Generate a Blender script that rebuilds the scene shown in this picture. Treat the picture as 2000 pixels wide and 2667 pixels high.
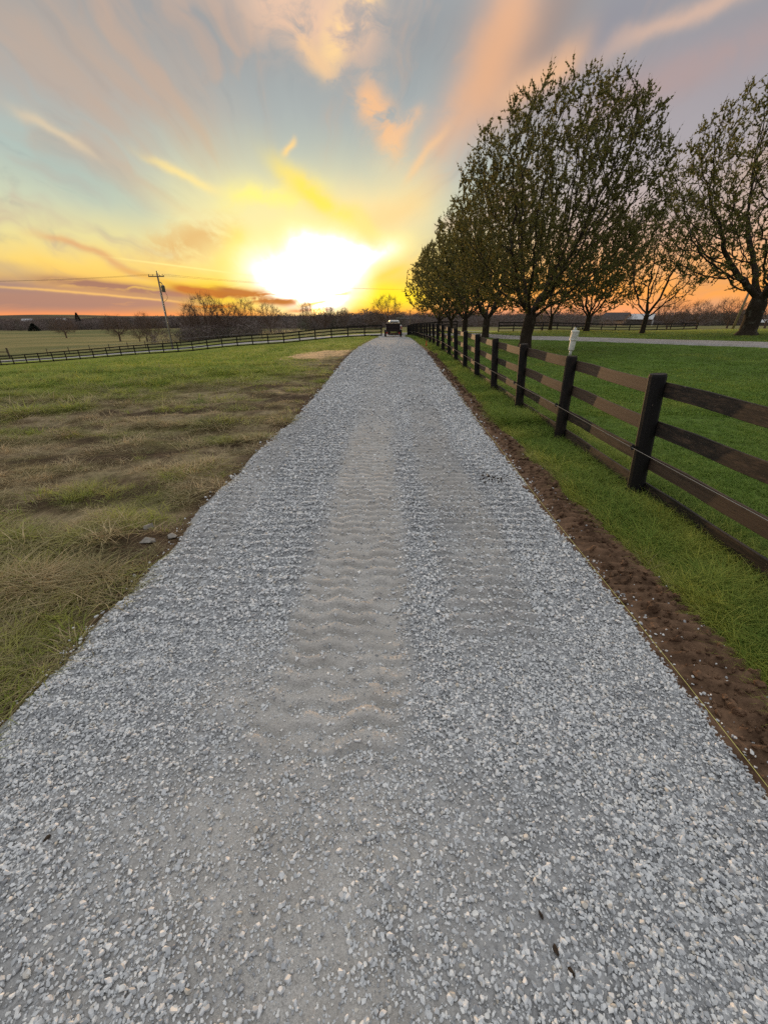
import bpy, bmesh, math, random
import numpy as np
from mathutils import Vector, Matrix, Euler

for o in list(bpy.data.objects):
    bpy.data.objects.remove(o)
scene = bpy.context.scene
COL = scene.collection
R = math.radians
EYE = 2.05

# ------------------------------------------------------------------ camera
cam_d = bpy.data.cameras.new('camera')
cam = bpy.data.objects.new('camera', cam_d)
COL.objects.link(cam)
cam_d.sensor_fit = 'HORIZONTAL'
cam_d.sensor_width = 36.0
cam_d.lens = 36.0 * 1040.0 / 2000.0
cam.location = (0, 0, EYE)
cam.rotation_euler = (R(90 - 26.5), 0, 0)
cam_d.clip_start = 0.05
cam_d.clip_end = 9000
scene.camera = cam

# ------------------------------------------------------------------ colour management
vs = scene.view_settings
vs.view_transform = 'Standard'
vs.look = 'None'
vs.exposure = 0.27
vs.gamma = 1.0
vs.use_curve_mapping = False
scene.cycles.max_bounces = 6
scene.cycles.transparent_max_bounces = 8
scene.cycles.use_denoising = False


def srgb(r, g, b):
    def f(c):
        c /= 255.0
        return c / 12.92 if c <= 0.04045 else ((c + 0.055) / 1.055) ** 2.4
    return (f(r), f(g), f(b), 1.0)


# ------------------------------------------------------------------ node helpers
class S:
    """a socket with arithmetic"""
    def __init__(s, nt, sock):
        s.nt, s.k = nt, sock

    def _m(s, op, b=None, c=None, clamp=False):
        n = s.nt.nodes.new('ShaderNodeMath')
        n.operation = op
        n.use_clamp = clamp
        s.nt.links.new(s.k, n.inputs[0])
        for i, v in ((1, b), (2, c)):
            if v is None:
                continue
            if isinstance(v, S):
                s.nt.links.new(v.k, n.inputs[i])
            else:
                n.inputs[i].default_value = v
        return S(s.nt, n.outputs[0])

    def __add__(s, b): return s._m('ADD', b)
    def __sub__(s, b): return s._m('SUBTRACT', b)
    def __mul__(s, b): return s._m('MULTIPLY', b)
    def __truediv__(s, b): return s._m('DIVIDE', b)
    def pow(s, b): return s._m('POWER', b)
    def exp(s): return s._m('EXPONENT')
    def abs(s): return s._m('ABSOLUTE')
    def min(s, b): return s._m('MINIMUM', b)
    def max(s, b): return s._m('MAXIMUM', b)
    def clamp(s): return s._m('ADD', 0.0, clamp=True)

    def step(s, lo, hi, to0=0.0, to1=1.0):
        n = s.nt.nodes.new('ShaderNodeMapRange')
        n.interpolation_type = 'SMOOTHSTEP'
        n.inputs[1].default_value, n.inputs[2].default_value = lo, hi
        n.inputs[3].default_value, n.inputs[4].default_value = to0, to1
        s.nt.links.new(s.k, n.inputs[0])
        return S(s.nt, n.outputs[0])


class G:
    """small wrapper round a node tree"""
    def __init__(s, nt):
        s.nt = nt

    def new(s, t, **kw):
        n = s.nt.nodes.new(t)
        for k, v in kw.items():
            setattr(n, k, v)
        return n

    def link(s, a, b):
        s.nt.links.new(a.k if isinstance(a, S) else a, b)

    def put(s, sock, v):
        if isinstance(v, S):
            s.nt.links.new(v.k, sock)
        elif v is not None:
            sock.default_value = v

    def dot(s, a, v):
        n = s.new('ShaderNodeVectorMath', operation='DOT_PRODUCT')
        s.put(n.inputs[0], a)
        s.put(n.inputs[1], v)
        return S(s.nt, n.outputs['Value'])

    def vec(s, x=0.0, y=0.0, z=0.0):
        n = s.new('ShaderNodeCombineXYZ')
        for i, v in enumerate((x, y, z)):
            s.put(n.inputs[i], v)
        return S(s.nt, n.outputs[0])

    def vadd(s, a, b):
        n = s.new('ShaderNodeVectorMath', operation='ADD')
        s.put(n.inputs[0], a)
        s.put(n.inputs[1], b)
        return S(s.nt, n.outputs[0])

    def vscale(s, a, v):
        n = s.new('ShaderNodeVectorMath', operation='MULTIPLY')
        s.put(n.inputs[0], a)
        s.put(n.inputs[1], v)
        return S(s.nt, n.outputs[0])

    def noise(s, v, scale=1.0, detail=4.0, rough=0.5, dist=0.0, color=False):
        n = s.new('ShaderNodeTexNoise')
        n.inputs['Scale'].default_value = scale
        n.inputs['Detail'].default_value = detail
        n.inputs['Roughness'].default_value = rough
        n.inputs['Distortion'].default_value = dist
        s.put(n.inputs['Vector'], v)
        return S(s.nt, n.outputs['Color' if color else 'Fac'])

    def voro(s, v, scale, feature='F1', out='Distance', rnd=1.0):
        n = s.new('ShaderNodeTexVoronoi', feature=feature)
        n.inputs['Scale'].default_value = scale
        n.inputs['Randomness'].default_value = rnd
        s.put(n.inputs['Vector'], v)
        return S(s.nt, n.outputs[out])

    def mix(s, f, a, b, mode='MIX'):
        n = s.new('ShaderNodeMix', data_type='RGBA', blend_type=mode)
        n.clamp_factor = True
        s.put(n.inputs[0], f)
        s.put(n.inputs[6], a)
        s.put(n.inputs[7], b)
        return S(s.nt, n.outputs[2])

    def ramp(s, f, stops, interp='LINEAR'):
        n = s.new('ShaderNodeValToRGB')
        e = n.color_ramp.elements
        n.color_ramp.interpolation = interp
        while len(e) < len(stops):
            e.new(0.5)
        for q, (p, c) in zip(e, stops):
            q.position = p
            q.color = c
        s.put(n.inputs[0], f)
        return S(s.nt, n.outputs[0])

    def attr(s, name, kind='GEOMETRY', out='Fac'):
        n = s.new('ShaderNodeAttribute', attribute_name=name, attribute_type=kind)
        return S(s.nt, n.outputs[out])

    def geo(s, out='Position'):
        return S(s.nt, s.new('ShaderNodeNewGeometry').outputs[out])

    def tex(s, out='Object'):
        return S(s.nt, s.new('ShaderNodeTexCoord').outputs[out])
# ------------------------------------------------------------------ world: dusk sky
SUN_AZ, SUN_EL = R(-8.5), R(2.4)          # azimuth measured from +Y towards +X
W = bpy.data.worlds.new('World')
scene.world = W
W.use_nodes = True
W.cycles.sampling_method = 'MANUAL'
W.cycles.sample_map_resolution = 1024
wt = W.node_tree
wt.nodes.clear()
g = G(wt)
D = g.tex('Generated')
az0, el0 = R(-8.0), R(6.0)
Rv = (math.sin(az0) * math.cos(el0), math.cos(az0) * math.cos(el0), math.sin(el0))
Ev = (math.cos(az0), -math.sin(az0), 0.0)
Uv = tuple(Vector(Ev).cross(Vector(Rv)) * 1.0)
den = (g.dot(D, Rv) + 1.0).max(0.02)
PX, PY = g.dot(D, Ev) / den, g.dot(D, Uv) / den          # stereographic about the sunset
P0 = g.vec(PX, PY, 0.0)
warp = g.noise(P0, 9.0, 3.0, 0.55, color=True)
wv = g.vscale(g.vadd(warp, (-0.5, -0.5, -0.5)), (0.035, 0.035, 0.0))
warp2 = g.noise(P0, 34.0, 4.0, 0.6, color=True)
PW = g.vadd(g.vadd(P0, wv), g.vscale(g.vadd(warp2, (-0.5, -0.5, -0.5)), (0.009, 0.009, 0.0)))
PL = g.vadd(g.vadd(P0, g.vscale(wv, (0.6, 0.10, 0.0))), g.vscale(g.vadd(warp2, (-0.5, -0.5, -0.5)), (0.012, 0.0028, 0.0)))
# fan noise: streaks that run out from the sunset
rx, ry = PX + 0.02, PY + 0.05
n_at = g.new('ShaderNodeMath', operation='ARCTAN2')
g.put(n_at.inputs[0], ry)
g.put(n_at.inputs[1], rx)
phi = S(wt, n_at.outputs[0])
rr = (rx * rx + ry * ry).pow(0.5)
fan = g.noise(g.vadd(g.vec(phi * 5.0, rr * 7.0, 0.0), g.vscale(wv, (60.0, 60.0, 0.0))), 1.0, 4.0, 0.5)
fan2 = g.noise(g.vadd(g.vec(phi * 13.0, rr * 16.0, 3.0), g.vscale(wv, (100.0, 100.0, 0.0))), 1.0, 4.0, 0.55)
puff = g.noise(g.vadd(g.vscale(PW, (34.0, 46.0, 1.0)), (0.0, 0.0, 7.0)), 1.0, 5.0, 0.6, 0.4)
flat = g.noise(g.vadd(g.vscale(PW, (16.0, 150.0, 1.0)), (0.0, 0.0, 2.0)), 1.0, 4.0, 0.55)

sx = g.new('ShaderNodeSeparateXYZ')
g.put(sx.inputs[0], D)
el = S(wt, sx.outputs[2])._m('ARCSINE') * (180.0 / math.pi)
elw = el + (fan - 0.5) * 3.0 * 1.0
ef = (elw + 4.0) / 40.0


def eramp(stops):
    return g.ramp(ef, [((e + 4.0) / 40.0, srgb(*c)) for e, c in stops])


left = eramp([(-4, (215, 140, 100)), (0.2, (236, 150, 98)), (2, (244, 184, 88)), (4.5, (247, 210, 112)),
              (7, (230, 217, 152)), (10, (200, 206, 178)), (13.5, (178, 190, 182)), (18, (162, 171, 172)),
              (24, (146, 151, 154)), (36, (148, 150, 151))])
right = eramp([(-4, (225, 150, 105)), (0.2, (246, 162, 108)), (2.2, (253, 168, 78)), (4.5, (243, 175, 112)),
               (7, (214, 174, 150)), (10, (190, 172, 168)), (14, (170, 162, 166)), (19, (154, 152, 159)),
               (25, (144, 145, 150)), (36, (148, 150, 151))])
back = eramp([(-4, (120, 118, 130)), (1, (135, 130, 142)), (6, (165, 150, 158)), (14, (168, 165, 175)),
              (24, (150, 153, 157)), (36, (148, 150, 151))])
c = g.mix((PX + (fan - 0.5) * 0.1).step(0.08, 0.30), left, right)
rad = (PX * PX + PY * PY).pow(0.5)
c = g.mix(rad.step(0.38, 0.95), c, back)


def blob(x, y, ang, L, w, sharp=1.0, src=None):
    """soft streak mask, centre and size in stereographic units"""
    a = R(ang)
    ca, sa = math.cos(a), math.sin(a)
    n = g.new('ShaderNodeVectorMath', operation='SUBTRACT')
    g.put(n.inputs[0], src or PW)
    n.inputs[1].default_value = (x, y, 0)
    q = S(wt, n.outputs[0])
    u = g.dot(q, (ca / L, sa / L, 0))
    v = g.dot(q, (-sa / w, ca / w, 0))
    u2, v2 = u * u, v * v
    return ((u2 * u2 * 0.6 + v2) * -sharp).exp()


def cloud(c, m, col, amp=1.0):
    return g.mix((m * amp).clamp(), c, srgb(*col))


def gate(n, lo, hi, a=0.0, b=1.0):
    return n.step(lo, hi, a, b)


# veil streaks over the whole dome
c = cloud(c, gate(fan, 0.50, 0.72) * rad.step(0.05, 0.14) * rad.step(0.9, 0.5), (196, 166, 146), 0.65)
c = cloud(c, gate(fan2, 0.50, 0.75) * rad.step(0.07, 0.16) * rad.step(0.9, 0.4), (130, 138, 145), 0.32)
# broad dusty peach bank, upper left, and teal gaps under it
c = cloud(c, blob(-0.150, 0.112, -21, 0.080, 0.034) * gate(fan, 0.30, 0.62, 0.35, 1.0), (190, 166, 148), 0.75)
c = cloud(c, blob(-0.190, 0.052, -24, 0.060, 0.020), (164, 184, 178), 0.55)
c = cloud(c, blob(-0.205, 0.084, -25, 0.026, 0.0042), (222, 200, 166), 0.7)
c = cloud(c, blob(-0.112, 0.064, -21, 0.030, 0.0032), (250, 220, 140), 0.8)
# right hand mauve streaks
c = cloud(c, blob(0.300, 0.128, 18, 0.085, 0.017) * gate(fan2, 0.3, 0.6, 0.4, 1.0), (178, 152, 148), 0.7)
c = cloud(c, blob(0.301, 0.166, 20, 0.060, 0.006), (222, 184, 160), 0.7)
c = cloud(c, blob(0.235, 0.150, 34, 0.050, 0.016), (142, 140, 150), 0.6)
# peach column rising to the top, with its grey flank
c = cloud(c, blob(0.192, 0.152, 60, 0.050, 0.024), (150, 136, 132), 0.85)
c = cloud(c, blob(0.134, 0.106, 56, 0.040, 0.0190) * gate(puff, 0.25, 0.55, 0.5, 1.0), (216, 176, 148), 0.8)
c = cloud(c, blob(0.160, 0.150, 70, 0.044, 0.0250), (224, 172, 134), 0.92)
c = cloud(c, blob(0.200, 0.135, 30, 0.036, 0.0105), (224, 178, 142), 1.0)
c = cloud(c, blob(0.108, 0.083, 40, 0.022, 0.0035), (236, 190, 146), 0.8)
# torn wisps left of the column
c = cloud(c, blob(0.066, 0.104, -52, 0.026, 0.0125) * gate(puff, 0.36, 0.60), (236, 186, 142), 1.2)
c = cloud(c, blob(0.083, 0.098, 35, 0.020, 0.006) * gate(puff, 0.34, 0.60, 0.2, 1.0), (236, 188, 146), 0.9)
# cream bank at the top
c = cloud(c, blob(0.008, 0.163, -8, 0.050, 0.024) * gate(puff, 0.30, 0.56, 0.25, 1.0), (222, 186, 160), 1.05)
c = cloud(c, blob(0.035, 0.160, 50, 0.030, 0.010) * gate(puff, 0.40, 0.62), (244, 206, 152), 1.1)
c = cloud(c, blob(0.008, 0.143, -40, 0.018, 0.008) * gate(puff, 0.36, 0.60), (236, 196, 152), 0.9)
c = cloud(c, blob(-0.022, 0.087, 48, 0.0085, 0.0026), (250, 208, 134), 0.9)
# pale yellow spread, then the golden cloud
c = cloud(c, blob(-0.040, 0.026, 0, 0.095, 0.044), (250, 236, 164), 0.75)
c = cloud(c, blob(0.040, 0.030, 20, 0.075, 0.030), (252, 226, 160), 0.8)
c = cloud(c, blob(0.062, 0.034, 24, 0.055, 0.013), (244, 208, 140), 0.6)
c = cloud(c, blob(-0.035, 0.050, 8, 0.040, 0.010) * gate(puff, 0.3, 0.6, 0.4, 1), (255, 242, 130), 0.9)
c = cloud(c, blob(-0.004, 0.052, -30, 0.024, 0.0105), (232, 214, 150), 0.75)
c = cloud(c, blob(0.012, 0.043, -33, 0.050, 0.0085) * gate(puff, 0.25, 0.55, 0.5, 1.0), (255, 228, 92), 1.0)
c = cloud(c, blob(0.042, 0.024, -70, 0.018, 0.011), (246, 218, 116), 0.8)
# left: dusty clouds in the yellow
c = cloud(c, blob(-0.120, 0.012, 14, 0.042, 0.015) * gate(puff, 0.36, 0.62), (222, 178, 112), 0.85)
c = cloud(c, blob(-0.083, 0.004, 55, 0.020, 0.011), (255, 222, 70), 0.8)
c = cloud(c, blob(-0.212, -0.001, -23, 0.030, 0.0035), (222, 164, 112), 0.75)
c = cloud(c, blob(-0.165, -0.020, -16, 0.026, 0.003, 1.0, PL), (226, 166, 84), 0.7)
c = cloud(c, blob(-0.290, -0.006, -16, 0.040, 0.005), (205, 176, 130), 0.7)
# yellow band along the horizon near the sun
c = cloud(c, blob(-0.045, -0.036, 0, 0.110, 0.0155, 1.0, PL), (255, 226, 22), 1.15)
c = cloud(c, blob(0.055, -0.036, 0, 0.060, 0.014, 1.0, PL), (255, 232, 40), 1.0)
c = cloud(c, blob(-0.02, -0.058, 0, 0.13, 0.010, 1.0, PL), (252, 142, 40), 1.0)
# low mauve bank on the left and orange slit under it
low = gate(flat, 0.30, 0.52, 0.25, 1.0)
c = cloud(c, blob(-0.320, -0.021, -10, 0.090, 0.0095, 1.0, PL), (158, 130, 124), 1.1)
c = cloud(c, blob(-0.190, -0.0285, -7, 0.060, 0.0042, 1.0, PL) * low, (160, 116, 100), 1.3)
c = cloud(c, blob(-0.250, -0.0385, -2.0, 0.125, 0.0100, 1.0, PL) * gate(flat, 0.25, 0.45, 0.7, 1.0), (172, 130, 114), 1.15)
c = cloud(c, blob(-0.215, -0.0335, -6, 0.080, 0.0011, 1.0, PL), (250, 196, 110), 0.75)
c = cloud(c, blob(-0.230, -0.0515, -2, 0.120, 0.0030, 1.0, PL), (250, 152, 92), 0.9)
c = cloud(c, blob(-0.118, -0.032, -8, 0.030, 0.0040, 1.0, PL) * gate(flat, 0.36, 0.50), (190, 112, 54), 1.4)
c = cloud(c, blob(-0.110, -0.045, -3, 0.030, 0.0022, 1.0, PL) * gate(flat, 0.42, 0.56), (222, 134, 44), 1.0)
# white heart of the sunset (over-exposed air round the sun)
PH = g.vadd(P0, g.vscale(wv, (0.7, 0.5, 0.0)))
heart = blob(-0.020, -0.008, 8, 0.060, 0.027, 0.9, PH) + blob(-0.004, -0.026, 0, 0.046, 0.019, 0.9, PH) \
    + blob(0.046, -0.001, 18, 0.044, 0.0125, 0.9, PH) * 0.85 + blob(0.000, 0.012, -18, 0.030, 0.012, 0.9, PH) * 0.7 + blob(0.000, -0.043, 0, 0.026, 0.010, 0.9, PH) * 0.8
heart = heart * gate(fan, 0.3, 0.62, 0.93, 1.06) * gate(puff, 0.3, 0.6, 0.86, 1.08)
c = g.mix(heart.step(0.0, 0.62), c, srgb(255, 236, 128))
hm = heart.step(0.55, 1.8)
c = g.mix(heart.step(0.0, 1.30), c, (1.0, 0.975, 0.88, 1))
n_e = g.new('ShaderNodeMix', data_type='RGBA', blend_type='ADD')
n_e.clamp_factor = False
g.put(n_e.inputs[0], hm * hm)
g.put(n_e.inputs[6], c)
n_e.inputs[7].default_value = (4.5, 3.8, 2.8, 1)
c = S(wt, n_e.outputs[2])
c = cloud(c, blob(0.046, 0.024, -62, 0.020, 0.0095), (250, 226, 140), 0.75)
# dark bars in front of the bright air
c = cloud(c, blob(-0.070, -0.0365, -5, 0.044, 0.0060, 1.0, PL) * gate(flat, 0.38, 0.54), (176, 104, 46), 1.35)
c = cloud(c, blob(-0.060, -0.0395, -4, 0.038, 0.0036, 1.0, PL) * gate(puff, 0.36, 0.56, 0.1, 1.0), (150, 92, 56), 1.1)
c = cloud(c, blob(-0.082, -0.0325, -10, 0.022, 0.0026, 1.0, PL) * gate(puff, 0.3, 0.5, 0.3, 1), (170, 104, 58), 1.2)
c = cloud(c, blob(-0.004, -0.0425, 10, 0.018, 0.0022, 1.0, PL), (236, 178, 40), 0.9)
c = cloud(c, blob(0.024, -0.034, 8, 0.010, 0.0020, 1.0, PL), (244, 206, 60), 0.8)
c = cloud(c, blob(0.078, -0.014, 20, 0.014, 0.0036, 1.0, PL), (248, 212, 90), 0.9)
c = cloud(c, blob(-0.012, -0.0495, 3, 0.020, 0.0022, 1.0, PL) * gate(puff, 0.3, 0.5, 0.4, 1), (196, 112, 66), 0.9)
# thin vapour trail
c = cloud(c, blob(-0.132, -0.010, -6.4, 0.050, 0.00075, 1.0, P0), (255, 240, 150), 0.6)
# the sun, half down behind the far trees
sunm = blob(-0.003, -0.0495, 0, 0.0060, 0.0042, 1.0, P0)
n_s = g.new('ShaderNodeMix', data_type='RGBA', blend_type='ADD')
n_s.clamp_factor = False
g.put(n_s.inputs[0], sunm)
g.put(n_s.inputs[6], c)
n_s.inputs[7].default_value = (5.0, 2.6, 0.6, 1)
c = S(wt, n_s.outputs[2])

# upper dome, out of view: brightness added towards the zenith to light the ground
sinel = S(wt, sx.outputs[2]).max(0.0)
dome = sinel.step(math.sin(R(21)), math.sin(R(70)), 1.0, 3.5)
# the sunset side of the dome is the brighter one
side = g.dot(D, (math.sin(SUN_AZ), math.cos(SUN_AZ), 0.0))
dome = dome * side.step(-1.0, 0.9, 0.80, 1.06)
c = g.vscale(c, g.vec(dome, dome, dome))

nish = g.new('ShaderNodeTexSky', sky_type='NISHITA')
nish.sun_disc = False
nish.sun_elevation = SUN_EL
nish.sun_rotation = SUN_AZ
b1 = g.new('ShaderNodeBackground')
g.link(nish.outputs[0], b1.inputs[0])
b1.inputs[1].default_value = 0.05
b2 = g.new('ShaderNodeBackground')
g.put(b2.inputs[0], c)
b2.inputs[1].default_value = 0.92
addw = g.new('ShaderNodeMixShader')
addw.inputs[0].default_value = 0.9
g.link(b1.outputs[0], addw.inputs[1])
g.link(b2.outputs[0], addw.inputs[2])
ow = g.new('ShaderNodeOutputWorld')
g.link(addw.outputs[0], ow.inputs[0])

# ------------------------------------------------------------------ the low sun
sun_d = bpy.data.lights.new('sun', 'SUN')
sun_d.energy = 1.7
sun_d.angle = R(0.5)
sun_d.color = (1.0, 0.60, 0.28)
sun = bpy.data.objects.new('sun', sun_d)
COL.objects.link(sun)
sv = Vector((math.sin(SUN_AZ) * math.cos(SUN_EL), math.cos(SUN_AZ) * math.cos(SUN_EL), math.sin(SUN_EL)))
sun.rotation_euler = sv.to_track_quat('Z', 'Y').to_euler()
sun.location = sv * 50
# ------------------------------------------------------------------ generic builders
rng = np.random.default_rng(7)
random.seed(7)


def _h(ix, iy, seed):
    n = (ix.astype(np.int64) * 374761393 + iy.astype(np.int64) * 668265263 + seed * 974634541) & 0xFFFFFFFF
    n = ((n ^ (n >> 13)) * 1274126177) & 0xFFFFFFFF
    n = (n ^ (n >> 16)) & 0xFFFFFFFF
    return n / 4294967295.0


def vnoise(x, y, seed=0):
    x, y = np.asarray(x, float), np.asarray(y, float)
    x0, y0 = np.floor(x), np.floor(y)
    fx, fy = x - x0, y - y0
    fx, fy = fx * fx * (3 - 2 * fx), fy * fy * (3 - 2 * fy)
    a, b = _h(x0, y0, seed), _h(x0 + 1, y0, seed)
    c_, d = _h(x0, y0 + 1, seed), _h(x0 + 1, y0 + 1, seed)
    return (a + (b - a) * fx) * (1 - fy) + (c_ + (d - c_) * fx) * fy


def fbm(x, y, seed=0, oct=4, gain=0.5):
    v, a, t = 0.0, 1.0, 0.0
    for i in range(oct):
        v = v + a * vnoise(np.asarray(x) * 2 ** i + i * 17.3, np.asarray(y) * 2 ** i - i * 9.1, seed + i)
        t += a
        a *= gain
    return v / t


def sst(x, lo, hi):
    t = np.clip((np.asarray(x, float) - lo) / (hi - lo), 0, 1)
    return t * t * (3 - 2 * t)


def props(o, label=None, cat=None, group=None, kind=None):
    for k, v in (('label', label), ('category', cat), ('group', group), ('kind', kind)):
        if v:
            o[k] = v
    return o


def mesh_obj(name, verts, faces, mat, parent=None, smooth=False):
    me = bpy.data.meshes.new(name)
    me.from_pydata([tuple(v) for v in verts], [], faces)
    if smooth:
        me.shade_smooth()
    if mat:
        me.materials.append(mat)
    o = bpy.data.objects.new(name, me)
    COL.objects.link(o)
    o.parent = parent
    return o


def fast_mesh(name, V, F, mat=None, smooth=False):
    """V (n,3) float array, F (m,k) int array"""
    V, F = np.asarray(V, np.float32), np.asarray(F, np.int32)
    me = bpy.data.meshes.new(name)
    me.vertices.add(len(V))
    me.vertices.foreach_set('co', V.ravel())
    k = F.shape[1]
    me.loops.add(F.size)
    me.loops.foreach_set('vertex_index', F.ravel())
    me.polygons.add(len(F))
    me.polygons.foreach_set('loop_start', np.arange(0, F.size, k, dtype=np.int32))
    me.polygons.foreach_set('use_smooth', np.full(len(F), smooth))
    me.update(calc_edges=True)
    if mat:
        me.materials.append(mat)
    return me


def fattr(me, name, vals, kind='FLOAT'):
    a = me.attributes.new(name, kind, 'POINT')
    a.data.foreach_set({'FLOAT': 'value', 'FLOAT_VECTOR': 'vector', 'INT': 'value', 'FLOAT_COLOR': 'color'}[kind],
                       np.ascontiguousarray(vals).ravel())


def link(name, me, parent=None, loc=(0, 0, 0), rot=(0, 0, 0), scale=(1, 1, 1)):
    o = bpy.data.objects.new(name, me)
    o.location, o.rotation_euler, o.scale = loc, rot, scale
    COL.objects.link(o)
    o.parent = parent
    return o


def empty(name, loc, rz=0.0):
    o = bpy.data.objects.new(name, None)
    o.location = loc
    o.rotation_euler = (0, 0, rz)
    o.empty_display_size = 0.3
    COL.objects.link(o)
    return o


def grid_faces(nu, nv):
    i, j = np.meshgrid(np.arange(nu - 1), np.arange(nv - 1), indexing='ij')
    a = (i * nv + j).ravel()
    return np.stack([a, a + nv, a + nv + 1, a + 1], 1)


_scat = {}


def scatter(name, P, rot, scl, idx, sources, tint=None, parent=None):
    """a field of uncountable pieces: points with attributes, instanced by geometry nodes"""
    me = bpy.data.meshes.new(name)
    me.vertices.add(len(P))
    me.vertices.foreach_set('co', np.asarray(P, np.float32).ravel())
    me.update()
    fattr(me, 'rot', np.asarray(rot, np.float32), 'FLOAT_VECTOR')
    fattr(me, 'scl', np.asarray(scl, np.float32), 'FLOAT_VECTOR')
    fattr(me, 'idx', np.asarray(idx, np.int32), 'INT')
    if tint is not None:
        fattr(me, 'tint', np.asarray(tint, np.float32), 'FLOAT')
    key = id(sources)
    if key not in _scat:
        cl = bpy.data.collections.new(name + '_sources')
        for i, m in enumerate(sources):
            cl.objects.link(bpy.data.objects.new('%s_source_%02d' % (name, i), m))
        nt = bpy.data.node_groups.new(name + '_nodes', 'GeometryNodeTree')
        nt.interface.new_socket('Geometry', in_out='INPUT', socket_type='NodeSocketGeometry')
        nt.interface.new_socket('Geometry', in_out='OUTPUT', socket_type='NodeSocketGeometry')
        n = nt.nodes.new
        gi, go = n('NodeGroupInput'), n('NodeGroupOutput')
        m2p, iop, ci = n('GeometryNodeMeshToPoints'), n('GeometryNodeInstanceOnPoints'), n('GeometryNodeCollectionInfo')
        ci.inputs['Collection'].default_value = cl
        ci.inputs['Separate Children'].default_value = True
        ci.inputs['Reset Children'].default_value = True
        iop.inputs['Pick Instance'].default_value = True
        e2r = n('FunctionNodeEulerToRotation')

        def na(nm, t):
            q = n('GeometryNodeInputNamedAttribute')
            q.data_type = t
            q.inputs['Name'].default_value = nm
            return q.outputs['Attribute']
        L = nt.links.new
        L(gi.outputs[0], m2p.inputs[0])
        L(m2p.outputs[0], iop.inputs['Points'])
        L(ci.outputs[0], iop.inputs['Instance'])
        L(na('idx', 'INT'), iop.inputs['Instance Index'])
        L(na('rot', 'FLOAT_VECTOR'), e2r.inputs[0])
        L(e2r.outputs[0], iop.inputs['Rotation'])
        L(na('scl', 'FLOAT_VECTOR'), iop.inputs['Scale'])
        L(iop.outputs[0], go.inputs[0])
        _scat[key] = (nt, sources)
    o = link(name, me, parent)
    md = o.modifiers.new('scatter', 'NODES')
    md.node_group = _scat[key][0]
    o['kind'] = 'stuff'
    return o


def material(name):
    m = bpy.data.materials.new(name)
    m.use_nodes = True
    nt = m.node_tree
    return m, G(nt), nt.nodes['Principled BSDF']


def simple(name, col, rough=0.6, metal=0.0, nscale=0.0, namp=0.25, bump=0.0, spec=0.5):
    m, q, b = material(name)
    b.inputs['Roughness'].default_value = rough
    b.inputs['Metallic'].default_value = metal
    b.inputs['Specular IOR Level'].default_value = spec
    if nscale:
        n = q.noise(q.tex('Object'), nscale, 5, 0.6)
        lo = tuple(v * (1 - namp) for v in col[:3]) + (1,)
        hi = tuple(v * (1 + namp) for v in col[:3]) + (1,)
        q.put(b.inputs['Base Color'], q.mix(n.step(0.3, 0.7), lo, hi))
        if bump:
            bp = q.new('ShaderNodeBump')
            bp.inputs['Strength'].default_value = bump
            bp.inputs['Distance'].default_value = 0.01
            q.put(bp.inputs['Height'], n)
            q.link(bp.outputs[0], b.inputs['Normal'])
    else:
        b.inputs['Base Color'].default_value = col
    return m


# ------------------------------------------------------------------ terrain height
CTL = [(0.6, 28, 0), (1.0, 42, -.32), (1.3, 52, -.60), (1.4, 60, -.86), (3.2, 62, -.88), (-2.5, 45, -.42), (6, 30, 0),
       (-.2, 62, -.85), (-64.9, 76, -5.55), (-47, 74, -4.3), (-31, 72.2, -2.98), (-14.6, 70, -1.75), (-14.2, 64, -1.91), (-29.5, 66, -3.18), (-46, 68, -4.37), (-63.6, 70, -5.69), (-85.6, 72, -6.96),
       (-102.5, 115, -6.3), (-138.3, 190, -7.7), (-123.5, 200, -7.89), (-81.9, 160, -6.16), (-283.8, 360, -10.93),
       (-144.3, 300, -7.81), (-109.4, 260, -7.53), (-208.2, 340, -9.4), (-410, 360, -10.93), (-39.4, 150, -3.48),
       (-23.6, 180, -3.72), (-8.7, 200, -3.73), (-.9, 68, -.89), (3.2, 66, -.75), (7.9, 90, -1.12), (10.8, 41, .01),
       (8.1, 25, .11), (24.9, 30, .70), (22.5, 38, .47), (20.3, 44, .43), (18.9, 50, .29), (16.7, 65, -.55),
       (31.1, 48, .34), (43.3, 55, .15), (52.9, 55, .2), (141.6, 250, -4.19), (125.6, 180, -2.87), (174.3, 200, -3.1),
       (55.8, 160, -2.6), (9.7, 42, .03), (9.6, 52, -.12), (8.9, 68, -.46), (40, 20, .7), (60, 35, .5), (35, 68, -.8),
       (50, 80, -1.2), (-30, 25, -1.6), (-20, 10, -.35), (-50, 30, -3.1), (-25, 40, -1.95), (-40, 5, -1.7), (-18, 20, -.5), (-27, 30, -1.65), (-36, 40, -2.75), (-45, 50, -3.8), (-12, 30, -.75), (-12, 45, -1.15), (-55, 62, -5.2), (-38, 58, -3.7), (-20, 55, -2.2)]
for xx in (-9, -4, 0, 4, 9):
    for yy in (-30, -10, 0, 8, 15):
        CTL.append((xx, yy, 0))
for a in range(0, 360, 30):
    for rr_, zz in ((700, -11.5), (1500, -14), (4000, -22)):
        CTL.append((rr_ * math.sin(R(a)), rr_ * math.cos(R(a)), zz))
for a in range(100, 270, 30):
    CTL.append((120 * math.sin(R(a)), 120 * math.cos(R(a)), -2))
CTL = np.array(CTL, float)


def _warp(x, y):
    x, y = np.asarray(x, float), np.asarray(y, float)
    r = np.hypot(x, y) + 1e-9
    w = np.arcsinh(r / 14.0) / r
    return x * w, y * w


_cx, _cy = _warp(CTL[:, 0], CTL[:, 1])


def _phi(dx, dy):
    r2 = dx * dx + dy * dy
    return np.where(r2 > 1e-12, r2 * 0.5 * np.log(r2 + 1e-12), 0.0)


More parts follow.
